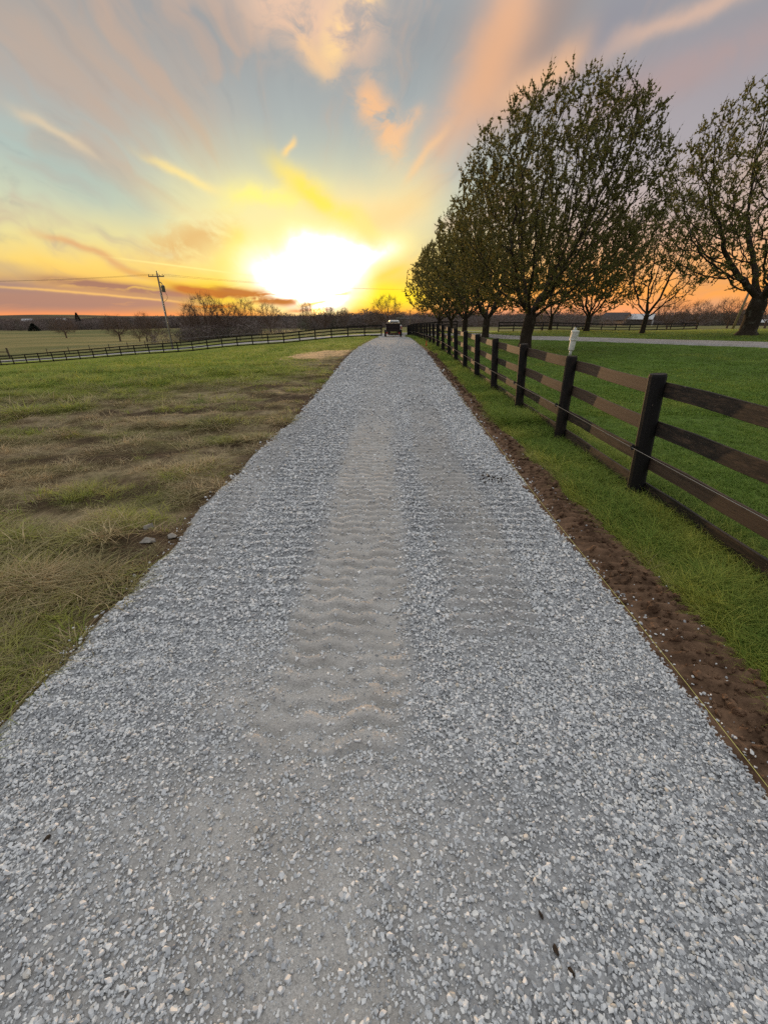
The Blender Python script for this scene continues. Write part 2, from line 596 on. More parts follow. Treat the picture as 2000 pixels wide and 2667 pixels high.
_n = len(CTL)
_A = np.zeros((_n + 3, _n + 3))
_A[:_n, :_n] = _phi(_cx[:, None] - _cx[None], _cy[:, None] - _cy[None]) + np.eye(_n) * 0.00002
_A[:_n, _n:] = np.stack([np.ones(_n), _cx, _cy], 1)
_A[_n:, :_n] = _A[:_n, _n:].T
_wt = np.linalg.solve(_A, np.concatenate([CTL[:, 2], np.zeros(3)]))


def zt(x, y):
    """height of the land"""
    x, y = np.asarray(x, float), np.asarray(y, float)
    sh = np.broadcast(x, y).shape
    x, y = np.broadcast_to(x, sh).ravel(), np.broadcast_to(y, sh).ravel()
    out = np.empty(len(x))
    for i in range(0, len(x), 20000):
        wx, wy = _warp(x[i:i + 20000], y[i:i + 20000])
        out[i:i + 20000] = _phi(wx[:, None] - _cx[None], wy[:, None] - _cy[None]) @ _wt[:_n] + _wt[_n] + _wt[_n + 1] * wx + _wt[_n + 2] * wy
    near = 1 - sst(np.hypot(x, y), 11, 26)
    return (out * (1 - near)).reshape(sh)


def zs(x, y):
    return float(zt(np.array([x]), np.array([y]))[0])


# far hill, upper left horizon
def hill(x, y):
    return 13.5 * np.exp(-(((x + 1230) / 330) ** 2 + ((y - 1650) / 260) ** 2)) \
        + 10.0 * np.exp(-(((x + 1900) / 420) ** 2 + ((y - 1750) / 300) ** 2))


# drive edges
_ly = np.array([-4, 0.2, 0.8, 2, 4.5, 8, 11, 16, 22, 30, 40, 50, 58, 64, 70])
_lx = np.array([-2.3, -2.15, -2.10, -2.06, -2.08, -1.98, -1.88, -1.87, -1.93, -1.8, -1.4, -.95, -.7, -.9, -2.0])
_rx = np.array([1.78, 1.80, 1.82, 1.85, 1.90, 1.97, 2.08, 2.2, 2.38, 2.55, 2.82, 3.0, 3.05, 2.9, 3.6])


def dl(y): return np.interp(y, _ly, _lx)
def dr(y): return np.interp(y, _ly, _rx)


def tracks(x, y):
    """wheel-track masks on the drive: (dusty amount, lug height)"""
    wob = (fbm(y * 0.35, y * 0 + 3.3, 31, 2) - 0.5) * 0.25 + 0.018 * np.maximum(y - 3, 0)
    ww = (fbm(x * 2.2, y * 2.2, 5, 3) - 0.5)
    x0 = x - wob + ww * 0.14

    def band(a, b, f):
        return sst(x0, a - f, a + f) * (1 - sst(x0, b - f, b + f))
    feather = 0.10 + 0.012 * y
    far = 1 - 0.75 * sst(y, 4.5, 11)
    pat = 0.45 + 0.55 * sst(fbm(x * 1.7, y * 0.8, 61, 3), .34, .58)
    mc = band(-0.68, 0.12, feather) * sst(y, 1.0, 1.45)
    mr = band(0.46, 1.12, 0.09) * sst(y, 1.75, 2.3) * (0.75 + 0.25 * sst(y, 5, 9))
    ml = band(-2.25, -1.55, 0.10) * sst(y, 2.2, 3.0) * (0.55)
    near = np.exp(-(((x + 0.45) / 0.85) ** 2 + ((y - 0.85) / 0.50) ** 2)) * (.7 + .5 * fbm(x * 3, y * 3, 78, 3))
    patch = sst(fbm(x * 1.6, y * 1.1, 77, 3), 0.50, 0.66) * (1 - sst(y, 1.2, 2.4)) * (1 - sst(x, 0.0, 0.5))
    dust = np.clip(np.maximum.reduce([mc * far * (0.6 + 0.4 * pat), mr * far * pat * 0.75, ml * far * pat * 0.6, near * 0.85, patch * 0.75]), 0, 1)
    pitch = 0.142
    ph = y / pitch + 0.17 * np.sin(2 * np.pi * (x0 + 0.3) / 0.27) + 0.55 * ww + 0.22 * (fbm(x * 5, y * 5, 12, 2) - 0.5)
    f = ph - np.floor(ph)
    lug = np.where(f < 0.13, f / 0.13, np.where(f < 0.45, 1.0, 0.5 + 0.5 * np.cos(np.pi * (f - 0.45) / 0.55)))
    ph2 = y / 0.15 + 0.12 * np.sin(2 * np.pi * x0 / 0.34 + 1.0) + 0.6 * ww
    lug2 = 0.5 + 0.5 * np.sin(2 * np.pi * ph2)
    brk = 0.45 + 0.55 * sst(fbm(x * 4, y * 3, 44, 3), 0.25, 0.5)
    hgt = mc * (lug * 0.046 * brk - 0.030) + (mr + ml) * (lug2 ** 1.4 * 0.070 * brk - 0.026) \
        + (1 - np.clip(mc + mr + ml, 0, 1)) * sst(y, 0.9, 1.6) * (lug2 - .5) * 0.036 * sst(fbm(x * .9, y * .5, 46, 2), .35, .6)
    lugm = mc * np.clip(lug, 0, 1) + (mr + ml) * lug2 + (1 - np.clip(mc + mr + ml, 0, 1)) * .45 * (1 - lug2) * sst(y, 0.9, 1.6)
    return dust, hgt, lugm


def edge_d(x, y):
    """distance inside the ragged gravel edge (positive inside)"""
    rag = (fbm(np.asarray(x) * 3.0, np.asarray(y) * 3.0, 21, 4) - 0.5)
    soft = (fbm(np.asarray(x) * 0.5, np.asarray(y) * 0.7, 22, 2) - 0.5)
    l = x - dl(y) + rag * 0.17 + soft * 0.05
    r = dr(y) - x + rag * 0.10
    return np.minimum(l, r)


def zd(x, y, th=True):
    """height of the gravel surface"""
    e = edge_d(x, y)
    crown = 0.045 * sst(e, -0.06, 0.16) - 0.14 * (1 - sst(e, -0.20, 0.0))
    z = zt(x, y) + crown + (fbm(x * 1.3, y * 0.8, 3, 3) - 0.5) * 0.03
    if th:
        z = z + tracks(x, y)[1] * sst(e, 0, 0.2)
    return z


# ------------------------------------------------------------------ ground colour (true colour of turf, thatch and soil)
def mixc(a, b, f):
    f = np.asarray(f)[..., None]
    return a * (1 - f) + b * f


C_LAWN = np.array(srgb(98, 126, 52)[:3])
C_OLIVE = np.array(srgb(160, 172, 62)[:3])
C_TAN = np.array(srgb(156, 144, 92)[:3])
C_SOIL = np.array(srgb(100, 78, 62)[:3])
C_THATCH = np.array(srgb(168, 150, 118)[:3])
C_WOOD = np.array(srgb(84, 74, 62)[:3])
C_FAR = np.array(srgb(120, 122, 72)[:3])
C_STRAW = np.array(srgb(236, 196, 146)[:3])
C_DRYGR = np.array(srgb(120, 112, 74)[:3])


def brown(x, y):
    """bare / raked amount in the left field and along the drive"""
    s = fbm(x * 0.33 + y * 0.03, y * 1.05 - x * 0.16, 41, 4, 0.55)
    t = fbm(x * 1.1, y * 2.2, 45, 3)
    lim = 8.5 + 0.75 * (x + 9)                              # edge of the raked ground
    reach = (1 - sst(y, lim, lim + 5.0)) * sst(x, -16, -9)
    side = sst(x, -6.5, -2.2) * (1 - sst(y, 22, 32))
    v = np.maximum(reach, side * 0.95)
    b = sst(s * 0.6 + t * 0.4, 0.22, 0.50) * v
    for (px, py, ax, ay, k) in ((-3.6, 6.3, 1.6, 0.16, 1.0), (-2.35, 6.6, 0.7, 0.14, 1.0), (-5.2, 7.9, 2.4, 0.35, .8), (-2.9, 3.55, 0.7, 0.35, .9),
                                (-4.6, 5.1, 2.4, 0.3, .8), (-2.6, 8.2, 0.8, 0.5, .8), (-2.5, 12.5, 0.8, 1.1, .8), (-4.2, 11.5, 1.6, 0.5, .9), (-3.3, 16, 1.2, 0.9, .7), (-4.6, 4.2, 1.4, .25, .8)):
        b = np.maximum(b, k * np.exp(-(((x - px) / ax) ** 2 + ((y - py - 0.12 * (x - px)) / ay) ** 2)) * (0.55 + 0.7 * t))
    for (px, py, ax, ay) in ((-3.2, 2.6, 1.0, 0.5), (-3.0, 4.5, 0.8, 0.3), (-4.5, 3.2, 1.0, 0.35), (-7, 7.0, 1.2, 0.3)):
        b = b * (1 - 0.8 * np.exp(-(((x - px) / ax) ** 2 + ((y - py) / ay) ** 2)))
    return np.clip(b, 0, 1) * (x < 0)


SOILS = ((-2.35, 6.65, .75, .12, 1.0), (-3.35, 6.25, .8, .13, .9), (-4.7, 5.95, 1.2, .14, .9), (-5.9, 5.8, .9, .12, .8), (-5.3, 9.2, 1.5, .3, .9), (-3.9, 9.9, 1.0, .28, .9),
         (-2.4, 10.9, .7, .4, .9), (-3.4, 13.2, .9, .5, .7), (-3.9, 4.35, .7, .10, .8), (-3.2, 4.65, .45, .10, .8), (-4.6, 7.1, 1.3, .12, .8), (-6.6, 7.9, 1.2, .16, .8), (-2.7, 8.2, .5, .2, .8), (-2.55, 3.30, .42, .26, .75))


def soil(x, y):
    """turned-up bare soil between the raked grass"""
    m = np.zeros(np.broadcast(x, y).shape)
    n_ = fbm(x * 3.2, y * 5.5, 47, 4) - .5
    for (px, py, ax, ay, k) in SOILS:
        qq = ((x - px) / (ax * 1.35)) ** 2 + ((y - py - 0.12 * (x - px)) / (ay * 1.6)) ** 2
        m = np.maximum(m, k * sst(1.0 - qq + n_ * 2.2, .25, .7))
    return m * (x < 0)


def straw(x, y):
    q = ((x + 3.7) / 2.0) ** 2 + ((y - 25.0 - 0.25 * (x + 3.7)) / 3.4) ** 2
    return sst(1.25 - q + (fbm(x * 1.4, y * 1.0, 66, 3) - 0.5) * 1.6, 0.2, 0.7)


def wood_zone(x, y):
    """far ground that lies under the woods"""
    az = np.degrees(np.arctan2(x, y))
    lim = np.interp(az, [-60, -36, -20, -9, 0, 20, 50], [362, 352, 300, 222, 205, 238, 228]) + 40 * (fbm(x / 60, y / 60, 90, 3) - 0.5)
    patch = sst(fbm(x / 160, y / 110, 93, 3), 0.55, 0.62) * (y > 480)
    return sst(y, lim, lim + 18) * (1 - 0.85 * patch)


def ground_colour(x, y):
    r = np.hypot(x, y)
    n1 = fbm(x * 0.25, y * 0.4, 51, 4)
    n2 = fbm(x * 1.7, y * 2.3, 52, 3)
    lawn = mixc(C_LAWN * 0.85, C_LAWN * 1.3, sst(n1 * .5 + n2 * .5, .3, .7))
    olive = mixc(C_OLIVE * 0.8, C_OLIVE * 1.15, sst(n1 * .5 + n2 * .5, .3, .7))
    fld = mixc(olive, C_LAWN * 1.5, 0.45 * (1 - sst(y, 6, 12)))
    b = brown(x, y)
    fld = mixc(fld, C_DRYGR * 0.75, 0.7 * (1 - sst(y, 8, 14)))
    fld = mixc(fld, mixc(C_THATCH, C_SOIL, sst(n2, .34, .58)), b)
    fld = mixc(fld, C_DRYGR, 0.35 * sst(n2, .45, .65))
    fld = mixc(fld, C_SOIL * .62, soil(x, y))
    fld = mixc(fld, C_STRAW, straw(x, y))
    c_ = mixc(fld, lawn, sst(x, -1.0, 1.5))
    # light worn turf far right beyond the rise
    c_ = mixc(c_, C_OLIVE * 1.05, sst(r, 45, 62) * (x > 0))
    # pasture beyond the farm lane
    past = mixc(C_TAN, C_FAR, sst(fbm(x / 40, y / 14, 61, 4), .36, .62))
    lane = y - (70.0 + 0.0 * x) - 0.0
    c_ = mixc(c_, past, sst(lane - 3 + (x + 1) * 0.07 * (x < 0), 0, 5) * (x < 12) + sst(y, 80, 100) * (x >= 12))
    w = wood_zone(x, y)
    c_ = mixc(c_, C_WOOD, w)
    under = sst(np.abs(x - (dl(y) + dr(y)) / 2) - (dr(y) - dl(y)) / 2, 0.5, 0.0) * (y < 66)
    return mixc(c_, C_SOIL, np.clip(under, 0, 1))


def axis(lo, hi, step, flo, fhi, grow):
    v = list(np.arange(flo, fhi + 1e-6, step))
    s, a = step, fhi
    while a < hi:
        s *= grow
        a += s
        v.append(a)
    s, a = step, flo
    while a > lo:
        s *= grow
        a -= s
        v.insert(0, a)
    return np.array(v)


m_ground, q, b = material('turf_ground')
att = q.attr('tint', out='Color')
pos = q.geo('Position')
nz = q.noise(pos, 9.0, 6, 0.65)
nz2 = q.noise(q.vscale(pos, (1, 1, 0)), 60.0, 3, 0.6)
col = q.mix(nz.step(0.25, 0.75), att, q.mix(0.7, att, (0.02, 0.014, 0.009, 1)))
col = q.mix((nz2.step(0.45, 0.75)) * 0.5, col, q.mix(0.5, att, (0.30, 0.26, 0.15, 1)))
q.put(b.inputs['Base Color'], col)
b.inputs['Roughness'].default_value = 0.95
b.inputs['Specular IOR Level'].default_value = 0.1
bp = q.new('ShaderNodeBump')
bp.inputs['Strength'].default_value = 0.8
bp.inputs['Distance'].default_value = 0.06
q.put(bp.inputs['Height'], nz * 0.6 + nz2 * 0.4)
q.link(bp.outputs[0], b.inputs['Normal'])

gx = axis(-4200, 4200, 0.16, -13, 8, 1.045)
gy = axis(-60, 4600, 0.16, -1.0, 20, 1.04)
X, Y = np.meshgrid(gx, gy, indexing='ij')
Z = zt(X, Y) + hill(X, Y)
b_ = brown(X, Y)
rough_amt = np.where(X < -1.5, 0.055 + 0.05 * b_, 0.02) * (1 - sst(np.hypot(X, Y), 30, 45))
Z = Z + (fbm(X * 1.6, Y * 2.6, 71, 4) - 0.5) * rough_amt * 2
under = sst(edge_d(X, Y), -0.05, 0.25) * (Y < 63) * (Y > -3.5)
Z = Z - under * 0.05
me = fast_mesh('ground', np.stack([X, Y, Z], -1).reshape(-1, 3), grid_faces(len(gx), len(gy)), m_ground, True)
gc = ground_colour(X, Y).reshape(-1, 3)
fattr(me, 'tint', np.concatenate([gc, np.ones((len(gc), 1))], 1).astype(np.float32), 'FLOAT_COLOR')
ground = link('ground', me)
props(ground, kind='structure')

# ------------------------------------------------------------------ gravel drive
m_drive, q, b = material('limestone_dust')
pos = q.geo('Position')
dust = q.attr('dust')
n1 = q.noise(pos, 3.0, 4, 0.6)
n2 = q.noise(pos, 140.0, 4, 0.7)
n3 = q.noise(pos, 48.0, 5, 0.7)
vo = q.voro(pos, 75.0, out='Distance')
vc = q.voro(pos, 75.0, out='Color')
grit = q.mix(q.dot(vc, (0.33, 0.33, 0.33)), srgb(98, 99, 101), srgb(190, 191, 193))
fine = q.mix(n2.step(0.3, 0.7), srgb(162, 159, 155), srgb(206, 202, 197))
fine = q.mix(n3.step(0.52, 0.72) * 0.55, fine, srgb(112, 110, 108))
fine = q.mix(n1.step(0.35, 0.65) * 0.5, fine, srgb(164, 158, 151))
q.put(b.inputs['Base Color'], q.mix((dust * 1.5).clamp(), grit, fine))
b.inputs['Roughness'].default_value = 0.9
b.inputs['Specular IOR Level'].default_value = 0.25
bp = q.new('ShaderNodeBump')
bp.inputs['Strength'].default_value = 1.0
bp.inputs['Distance'].default_value = 0.006
q.put(bp.inputs['Height'], vo * (dust * -0.9 + 1.2) * -1.0 + n2 * 0.5 + n3 * dust * 1.6)
q.link(bp.outputs[0], b.inputs['Normal'])

dy = axis(-3.5, 66, 0.0135, 0.30, 7.0, 1.012)
dy = dy[(dy > -3.6) & (dy < 66.5)]
tt = np.linspace(-0.20, 1.10, 210)
Yd, T = np.meshgrid(dy, tt, indexing='ij')
Xd = dl(Yd) + (dr(Yd) - dl(Yd)) * T
Xd = np.minimum(Xd, dr(Yd) + 0.30)
du, _, _ = tracks(Xd, Yd)
Zd = zd(Xd, Yd) + (fbm(Xd * 14, Yd * 14, 15, 3) - 0.5) * 0.013 * (Yd < 9) + (fbm(Xd * 34, Yd * 34, 16, 2) - 0.5) * 0.010 * (Yd < 7)
me = fast_mesh('gravel_drive', np.stack([Xd, Yd, Zd], -1).reshape(-1, 3), grid_faces(len(dy), len(tt))[:, ::-1], m_drive, True)
fattr(me, 'dust', du.ravel().astype(np.float32))
drive = link('gravel_drive', me)
props(drive, kind='structure')

# ------------------------------------------------------------------ bare soil strip with tyre prints beside the drive
m_soil, q, b = material('bare_soil')
pos = q.geo('Position')
n1 = q.noise(pos, 7.0, 6, 0.65)
n2 = q.noise(pos, 55.0, 4, 0.65)
cs = q.mix(n1.step(0.3, 0.7), srgb(74, 56, 43), srgb(124, 98, 78))
cs = q.mix(n2.step(0.55, 0.75) * 0.5, cs, srgb(140, 116, 92))
q.put(b.inputs['Base Color'], cs)
b.inputs['Roughness'].default_value = 0.95
b.inputs['Specular IOR Level'].default_value = 0.15
bp = q.new('ShaderNodeBump')
bp.inputs['Strength'].default_value = 0.9
bp.inputs['Distance'].default_value = 0.02
q.put(bp.inputs['Height'], n1 * 0.6 + n2 * 0.5)
q.link(bp.outputs[0], b.inputs['Normal'])


def soil_w(y):
    return np.interp(y, [-4, 3, 6, 9, 14, 20, 26, 32], [0.50, 0.46, 0.38, 0.36, 0.36, 0.38, 0.32, 0.1])


def soil_z(x, y):
    s = (x - dr(y)) / soil_w(y)
    rag = (fbm(x * 3.5, y * 2.2, 27, 4) - 0.5)
    k = (1 - sst(s + rag * 0.7, 0.75, 1.15))
    ph = y / 0.105 + 0.30 * np.sin(6 * x) + 0.8 * (fbm(x * 2, y * 1.4, 28, 3) - 0.5)
    lug = (0.5 + 0.5 * np.sin(2 * np.pi * ph)) * sst(s, 0.0, 0.3)
    return zt(x, y) + k * (0.006 + 0.062 * lug * (0.4 + 0.6 * fbm(x * 4, y * 3, 29, 3)) + 0.032 * (fbm(x * 8, y * 8, 30, 3) - 0.5)) + 0.022 * k - 0.04 * (1 - k)


sy = axis(-3, 32, 0.018, 0.4, 6.0, 1.012)
st_ = np.linspace(-0.35, 1.25, 66)
Ys, Ts = np.meshgrid(sy, st_, indexing='ij')
Xs = dr(Ys) + soil_w(Ys) * Ts
me = fast_mesh('soil_strip', np.stack([Xs, Ys, soil_z(Xs, Ys)], -1).reshape(-1, 3), grid_faces(len(sy), len(st_))[:, ::-1], m_soil, True)
props(link('soil_strip', me), kind='structure')

# ------------------------------------------------------------------ side drive through the lawn, and the farm lane beyond the fences
m_lane, q, b = material('old_gravel')
pos = q.geo('Position')
n1 = q.noise(pos, 1.2, 5, 0.6)
vc = q.voro(pos, 22.0, out='Color')
cl_ = q.mix(q.dot(vc, (0.33, 0.33, 0.33)), srgb(112, 109, 108), srgb(188, 183, 180))
q.put(b.inputs['Base Color'], q.mix(n1.step(0.45, 0.75) * 0.5, cl_, srgb(120, 108, 92)))
b.inputs['Roughness'].default_value = 0.9


def ribbon(name, path, half, lift, mat, step=0.8, m=9):
    path = np.array(path, float)
    d = np.concatenate([[0], np.cumsum(np.hypot(*np.diff(path, axis=0).T))])
    s = np.arange(0, d[-1], step)
    for _ in range(2):
        pass
    cx, cy = np.interp(s, d, path[:, 0]), np.interp(s, d, path[:, 1])
    k = 9
    ker = np.ones(k) / k
    cx = np.convolve(np.pad(cx, k // 2, mode='edge'), ker, 'valid')
    cy = np.convolve(np.pad(cy, k // 2, mode='edge'), ker, 'valid')
    tx, ty = np.gradient(cx), np.gradient(cy)
    l = np.hypot(tx, ty)
    nx, ny = ty / l, -tx / l
    t = np.linspace(-1, 1, m)
    hw = half * (1 + 0.10 * (fbm(s * 0.4, s * 0 + 2, 99, 3) - 0.5)[:, None] * np.ones(m))
    Xr, Yr = cx[:, None] + nx[:, None] * t * hw, cy[:, None] + ny[:, None] * t * hw
    Zr = zt(Xr, Yr) + lift - 0.10 * (np.abs(t) > 0.95)
    me = fast_mesh(name, np.stack([Xr, Yr, Zr], -1).reshape(-1, 3), grid_faces(len(s), m), mat, True)
    o = link(name, me)
    return props(o, kind='structure')


ribbon('side_drive', [(36, -2), (27, 10), (22.5, 18.5), (17.5, 27), (12.6, 37), (9.9, 45), (7.6, 53), (5.5, 60), (3.5, 66)], 1.75, 0.05, m_lane)
ribbon('farm_lane', [(60, 62), (30, 66), (12, 67.5), (3, 67.5), (-14, 69.5), (-29, 72), (-46, 74.5), (-64, 76.5), (-86, 79), (-140, 84)], 2.2, 0.05, m_lane)
# ------------------------------------------------------------------ loose limestone on the drive
m_stone, q, b = material('crushed_limestone')
n_oi = q.new('ShaderNodeObjectInfo')
rnd = S(q.nt, n_oi.outputs['Random'])
cst = q.ramp(rnd, [(0.0, srgb(140, 142, 146)), (0.18, srgb(186, 188, 190)), (0.7, srgb(226, 227, 228)), (0.93, srgb(242, 240, 236)), (1.0, srgb(190, 180, 164))])
nn = q.noise(q.tex('Object'), 2.2, 4, 0.6)
q.put(b.inputs['Base Color'], q.mix(nn.step(0.3, 0.75) * 0.4, cst, srgb(158, 160, 164)))
b.inputs['Roughness'].default_value = 0.75
b.inputs['Specular IOR Level'].default_value = 0.35


def stone_mesh(name, seed, n=15):
    r = random.Random(seed)
    bm = bmesh.new()
    ax, ay, az = 1.0, r.uniform(.62, .95), r.uniform(.45, .75)
    for _ in range(n):
        v = Vector((r.gauss(0, 1), r.gauss(0, 1), r.gauss(0, 1))).normalized()
        v *= r.uniform(.82, 1.0)
        bm.verts.new((v.x * ax * .5, v.y * ay * .5, v.z * az * .5))
    res = bmesh.ops.convex_hull(bm, input=bm.verts)
    for v in [v for v in bm.verts if not v.link_faces]:
        bm.verts.remove(v)
    me = bpy.data.meshes.new(name)
    bm.to_mesh(me)
    bm.free()
    me.materials.append(m_stone)
    return me


stones = [stone_mesh('stone', 100 + i, 17 + i % 6) for i in range(9)]


def drive_points(y0, y1, dens, seed):
    r = np.random.default_rng(seed)
    n = int((y1 - y0) * 5.2 * dens)
    y = r.uniform(y0, y1, n)
    x = r.uniform(-3.0, 3.9, n)
    n_keep = int(n)
    e = edge_d(x, y)
    d, _, lg = tracks(x, y)
    clump = fbm(x * 2.5, y * 2.0, 83, 3)
    p = np.where(e > 0.02, 1.0, np.exp(-(0.02 - e) / 0.03) * 0.4) * (0.34 + 0.95 * clump)
    p = p * (1 - 0.86 * np.clip(d, 0, 1) ** 0.8)
    p = p * (1 - sst(y, 17, 36)) * (1 - .75 * np.clip(lg, 0, 1))
    k = r.uniform(0, 1, n) < p
    return x[k], y[k], e[k], d[k], r


PTS, ROT, SCL = [], [], []
for (y0, y1, dens, size, seed) in ((-1.5, 0.3, 1500, .024, 1), (0.3, 2.2, 12500, .0150, 2), (0.3, 2.2, 7000, .010, 12), (2.2, 5, 8000, .0195, 3), (5, 9, 4200, .025, 4), (9, 15, 1900, .033, 5), (15, 36, 480, .050, 6)):
    x, y, e, d, r = drive_points(y0, y1, dens, seed)
    s = size * np.exp(np.clip(r.normal(0, .40, len(x)), -1.2, .70))
    z = np.where(e > 0, zd(x, y), np.maximum(zt(x, y), soil_z(x, y)) + 0.004) + s * r.uniform(0.10, .42, len(x))
    PTS.append(np.stack([x, y, z], 1))
    ROT.append(np.stack([r.normal(0, .45, len(x)), r.normal(0, .45, len(x)), r.uniform(0, 6.28, len(x))], 1))
    SCL.append(np.stack([s * r.uniform(.85, 1.25, len(x)), s, s], 1))
PTS, ROT, SCL = map(np.concatenate, (PTS, ROT, SCL))
x, y, e, d, r = drive_points(.3, 4.2, 46000, 33)
k = (d > .35) & (r.random(len(x)) < .55 * d)
x, y = x[k], y[k]
s = (.0060 + .0012 * y) * np.exp(np.clip(r.normal(0, .4, len(x)), -1, .9))
PTS = np.concatenate([PTS, np.stack([x, y, zd(x, y) + s * .2], 1)])
ROT = np.concatenate([ROT, r.uniform(0, 6.28, (len(x), 3))])
SCL = np.concatenate([SCL, np.stack([s, s, s], 1)])
scatter('gravel', PTS, ROT, SCL, rng.integers(0, 9, len(PTS)), stones)
print('gravel stones', len(PTS))

# the larger stones near the viewer, one by one
r = random.Random(5)
k = 0
while k < 280:
    y = 0.28 + 2.4 * r.random() ** 1.6
    x = r.uniform(-2.2, 1.8)
    e = float(edge_d(np.array([x]), np.array([y]))[0])
    d = float(tracks(np.array([x]), np.array([y]))[0][0])
    if e < 0.03 or abs(x) > 0.75 + 0.95 * y or r.random() < 0.72 * d:
        continue
    s = r.uniform(.018, .027) * (1.25 if r.random() < .12 else 1)
    z = float(zd(np.array([x]), np.array([y]))[0])
    link('stone', stones[k % 9], drive, (x, y, z + s * .16), (r.gauss(0, .4), r.gauss(0, .4), r.uniform(0, 6.28)), (s * r.uniform(.9, 1.2), s, s * r.uniform(.85, 1.1)))
    k += 1

# stray pebbles on the soil strip
n = 420
y = 0.5 + 20 * rng.random(n) ** 1.6
x = dr(y) + soil_w(y) * rng.random(n) ** 1.4 * 1.1
s = .016 * np.exp(rng.normal(0, .35, n)) * (1 + y * .04)
scatter('stray_pebbles', np.stack([x, y, soil_z(x, y) + s * .1], 1), rng.uniform(-.5, 6, (n, 3)), np.stack([s, s, s], 1), rng.integers(0, 9, n), stones)

# ------------------------------------------------------------------ grass
m_grass, q, b = material('grass_blades')
t = q.attr('tint', 'INSTANCER')
n_oi = q.new('ShaderNodeObjectInfo')
rnd = S(q.nt, n_oi.outputs['Random'])
tip = q.attr('tip')
green = q.mix(rnd, srgb(86, 118, 44), srgb(128, 158, 66))
mid = q.mix(rnd, srgb(142, 158, 64), srgb(198, 196, 94))
olive = q.mix(rnd, srgb(104, 103, 74), srgb(174, 166, 124))
dry = q.mix(rnd, srgb(170, 146, 110), srgb(222, 202, 164))
cg = q.mix(t.step(0.05, 0.36), green, mid)
cg = q.mix(t.step(0.36, 0.66), cg, olive)
cg = q.mix(t.step(0.62, 1.0), cg, dry)
cg = q.mix(tip.step(0.2, 1.0) * 0.4, cg, q.mix(0.5, cg, srgb(170, 160, 90)))
b.inputs['Roughness'].default_value = 0.7
b.inputs['Specular IOR Level'].default_value = 0.25
q.put(b.inputs['Base Color'], cg)
tr = q.new('ShaderNodeBsdfTranslucent')
q.put(tr.inputs[0], cg)
ms = q.new('ShaderNodeMixShader')
ms.inputs[0].default_value = 0.35
q.link(b.outputs[0], ms.inputs[1])
q.link(tr.outputs[0], ms.inputs[2])
q.link(ms.outputs[0], q.nt.nodes['Material Output'].inputs[0])


def tuft_mesh(name, seed, n, hgt, spread, lean, width, seg=3):
    r = np.random.default_rng(seed)
    V, F, T = [], [], []
    for _ in range(n):
        a, rad = r.uniform(0, 6.28), spread * math.sqrt(r.random())
        bx, by = rad * math.cos(a), rad * math.sin(a)
        da = a + r.normal(0, .9)
        h, w = hgt * r.uniform(.55, 1.15), width * r.uniform(.7, 1.2)
        ln = lean * r.uniform(.3, 1.3)
        px, py = -math.sin(da) * w / 2, math.cos(da) * w / 2
        base = len(V)
        for i in range(seg + 1):
            f = i / seg
            off = ln * h * f ** 1.7
            z = h * (f - 0.32 * min(ln, 1.6) * f * f)
            cx, cy = bx + math.cos(da) * off, by + math.sin(da) * off
            k = 1 - f * .92
            V += [(cx - px * k, cy - py * k, z), (cx + px * k, cy + py * k, z)]
            T += [f, f]
        for i in range(seg):
            q0 = base + 2 * i
            F.append((q0, q0 + 1, q0 + 3, q0 + 2))
    me = fast_mesh(name, V, F, m_grass, True)
    fattr(me, 'tip', np.array(T, np.float32))
    return me


short = [tuft_mesh('grass_tuft', 20 + i, 14, .055, .085, 1.3, .0085) for i in range(5)]
thatch = [tuft_mesh('thatch_tuft', 40 + i, 15, .13, .13, 2.4, .0095, 4) for i in range(5)]
long_ = [tuft_mesh('long_tuft', 60 + i, 18, .20, .10, 1.3, .009, 4) for i in range(5)]
coarse = [tuft_mesh('turf_tuft', 80 + i, 16, .055, .24, 1.2, .018, 2) for i in range(4)]


def field(n, xf, yf, seed):
    r = np.random.default_rng(seed)
    return xf(r, n), yf(r, n), r


def frame_keep(x, y, m=1.15):
    return (np.abs(x) < (0.96 * m) * (y * .9 + .95) + 0.6)


def plant(name, sets, sources):
    P, Ro, Sc, Ti = [], [], [], []
    for x, y, z, s, sz, t, r in sets:
        P.append(np.stack([x, y, z], 1))
        Ro.append(np.stack([r.normal(0, .12, len(x)), r.normal(0, .12, len(x)), r.uniform(0, 6.28, len(x))], 1))
        Sc.append(np.stack([s, s, s * sz], 1))
        Ti.append(t)
    P, Ro, Sc, Ti = map(np.concatenate, (P, Ro, Sc, Ti))
    print(name, len(P))
    return scatter(name, P, Ro, Sc, rng.integers(0, len(sources), len(P)), sources, Ti)


def left_field(n, y0, y1, seed, pw=1.3):
    r = np.random.default_rng(seed)
    y = y0 + (y1 - y0) * r.random(n) ** pw
    x = dl(y) - 0.02 - r.random(n) ** 1.0 * np.minimum(1.12 * (y * .9 + 1.1) - 1.5, 60)
    e = edge_d(x, y)
    k = e < -0.01 + 0.05 * r.random(n)
    return x[k], y[k], r


